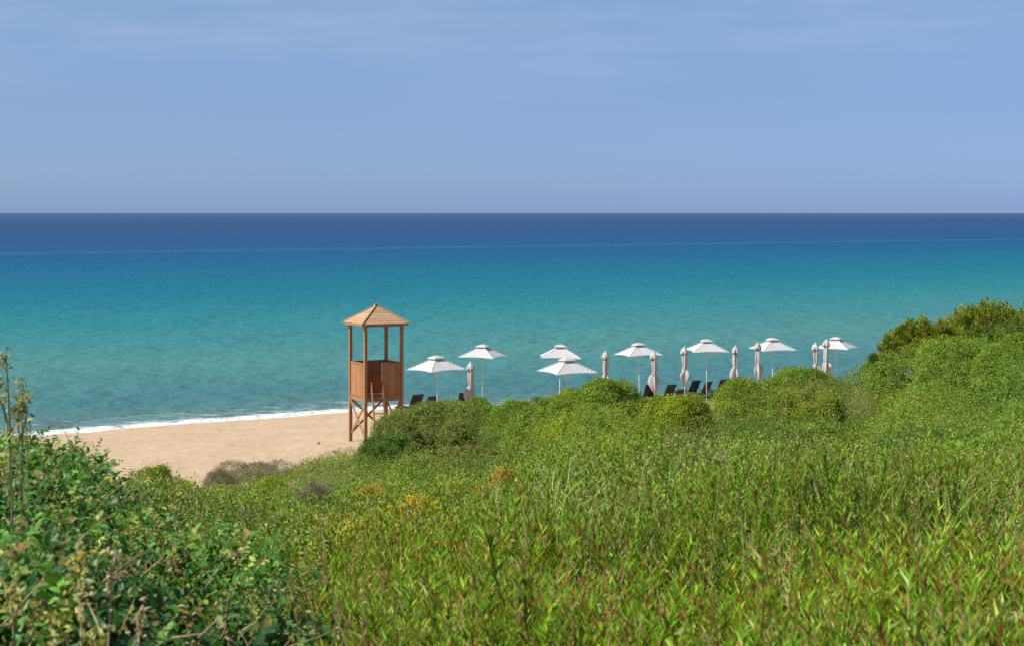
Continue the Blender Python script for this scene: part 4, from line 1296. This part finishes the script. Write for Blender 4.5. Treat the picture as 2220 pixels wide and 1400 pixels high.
    P = np.stack([x, d, canopy(x, d) - rng.uniform(.04, .22, m_)], -1)
    for s in range(3):        # each twig in three bending pieces
        ln = rng.uniform(.05, .12, m_)
        Nf, Vf = frames(U)
        th = rng.uniform(.0035, .007, m_) * (1 - .2 * s)
        Lt.add(*STICK, P, U, Vf, Nf, ln * 1.04, th, th, pal(m_, [(.22, .15, .08), (.34, .25, .15), (.27, .13, .06)], .12))
        P = P + U * ln[:, None]; U = nrm(U + rng.normal(size=(m_, 3)) * .28)
    B, ax, ln, cs = sprays
    Nf, Vf = frames(ax)
    Lt.add(*STICK, B - ax * .06, ax, Vf, Nf, ln + .06, np.full(len(B), .0042), np.full(len(B), .0042), pal(len(B), [(.30, .20, .10), (.22, .18, .07), (.36, .16, .07)], .12))
    # side-shoots with small pale leaves
    L = rng.uniform(.012, .024, m_ * 3)
    Pk = np.repeat(P, 3, 0) - np.repeat(U, 3, 0) * (rng.random(m_ * 3) * .14)[:, None]
    Uk = nrm(rng.normal(size=(m_ * 3, 3)) + np.array((0, 0, .6))); Nf, Vf = frames(Uk)
    Lt.add(*LEAF4, Pk, Uk, Vf, Nf, L, L * .5, L, pal(m_ * 3, [(.16, .18, .05), (.26, .24, .09), (.33, .26, .13)], .15))
    Lt.build('twigs', M_DRY, root, origin=org)


broad_shrub()


# ------------------------------------------------------------------ single flower stalks
def stalk(px0, py0, px1, py1, d, label, colour, leafc, head=1.0, branches=3, seed=0, name='flower_stalk', thick=.006):
    global rng
    keep = rng; rng = np.random.default_rng(500 + seed)
    A = np.array((px2x(px0, d), d, py2z(py0, d))); B = np.array((px2x(px1, d), d + .03, py2z(py1, d)))
    g = gz(A[0], d)
    if A[2] > g: A = np.array((A[0] - (B - A)[0] * .15, d, g))
    root = empty(name, tuple(A)); tag(root, label, 'flower stalk', 'flower stalks rising from the shrub')
    org = tuple(A)
    tm = Leaves()
    def limb(p, q, r0, nseg=5):
        pts = [p + (q - p) * t + np.array((math.sin(t * 3.1) * .012, 0, 0)) for t in np.linspace(0, 1, nseg + 1)]
        for i in range(nseg):
            u = pts[i + 1] - pts[i]; l_ = np.linalg.norm(u); u = (u / l_)[None]
            Nf, Vf = frames(u); rr_ = r0 * (1 - .5 * i / nseg)
            tm.add(*STICK, pts[i][None], u, Vf, Nf, np.array([l_ * 1.05]), np.array([rr_ * 2]), np.array([rr_ * 2]), np.array([colour]) * rng.uniform(.85, 1.15))
        return pts
    pts = limb(A, B, thick)
    Ln = np.linalg.norm(B - A)
    tips = [B]
    for k in range(branches):
        t = rng.uniform(.5, .9); p = A + (B - A) * t
        sgn = 1 if k % 2 else -1
        q = p + np.array((sgn * rng.uniform(.025, .055), rng.normal() * .05, rng.uniform(.07, .15)))
        limb(p, q, thick * .6, 3); tips.append(q)
    # knots of bracts / dried flowers along the stem and at the tips
    C = []
    def leafy(C, nm=None):
        fl = Leaves() if nm else tm; m_ = len(C)
        U = nrm(rng.normal(size=(m_, 3)) + np.array((0, 0, .7))); Nf, Vf = frames(U)
        L = rng.uniform(.008, .016, m_) * head
        fl.add(*LEAF8, C, U, Vf, Nf, L, L * .6, L, pal(m_, leafc, .15))
        if nm: fl.build(nm, M_HERB, root, origin=org)
    for q in tips:
        m_ = int(30 * head); leafy(q + rng.normal(size=(m_, 3)) * np.array((.010, .010, .013)) * head, 'flower_head')
    m_ = int(46 * head)
    t = rng.uniform(.45, 1, m_); C.append(A + (B - A) * t[:, None] + rng.normal(size=(m_, 3)) * .008 * head)
    leafy(np.concatenate(C))
    tm.build('stem', M_DRY, root, origin=org)
    rng = keep


YB = [(.40, .30, .06), (.34, .32, .10), (.46, .38, .16), (.26, .27, .07)]
PB = [(.50, .38, .24), (.58, .46, .32), (.38, .28, .16)]
TB = [(.27, .24, .10), (.36, .33, .16), (.20, .24, .07), (.32, .21, .10)]
stalk(20, 1010, 8, 790, 5.6, 'tallest dried stalk at the left edge, reaching up before the sea', (.36, .31, .14), TB, 1.25, 5, 1, thick=.008)
stalk(30, 1000, 42, 835, 5.9, 'brown-headed dried stalk just right of the tallest one', (.34, .26, .13), TB, 1.15, 3, 2, thick=.007)
stalk(48, 960, 50, 862, 6.0, 'thin straight bare stalk before the waterline at the left', (.33, .27, .16), TB, .55, 1, 3, thick=.004)
stalk(165, 1500, 160, 1235, 3.4, 'stout yellow-green flower stalk in the lower left corner', (.36, .30, .11), YB, 1.35, 2, 4)
stalk(175, 1330, 236, 1210, 3.5, 'cream-tipped leaning stalk beside the stout yellow one', (.40, .31, .17), PB, .8, 1, 5)
stalk(300, 1500, 290, 1350, 3.3, 'pale cream flower stalk at the bottom edge right of the yellow stalk', (.44, .36, .22), PB, 1.1, 1, 6)
stalk(25, 1480, 14, 1290, 3.5, 'yellowish many-branched stalk in the bottom left corner', (.33, .27, .10), YB, 1.2, 4, 7)


# small plants seen on their own against sand and sea
bush('sapling', 1893, 768, 47, 24, .30, 'tiny dark sapling standing up from the slope against the sea', DARKG, .045, .3, n=240, seed=31, cat='sapling', lobes=4, up=.9, spread=.6, stems=False)
bush('seedling', 690, 959, 62, 6, .10, 'tiny dark dry plant alone on the sand left of the tower', [(.08, .07, .04), (.13, .11, .06)], .03, .25, n=24, seed=32, cat='plant', lobes=3, mt=M_DRY, stems=False)
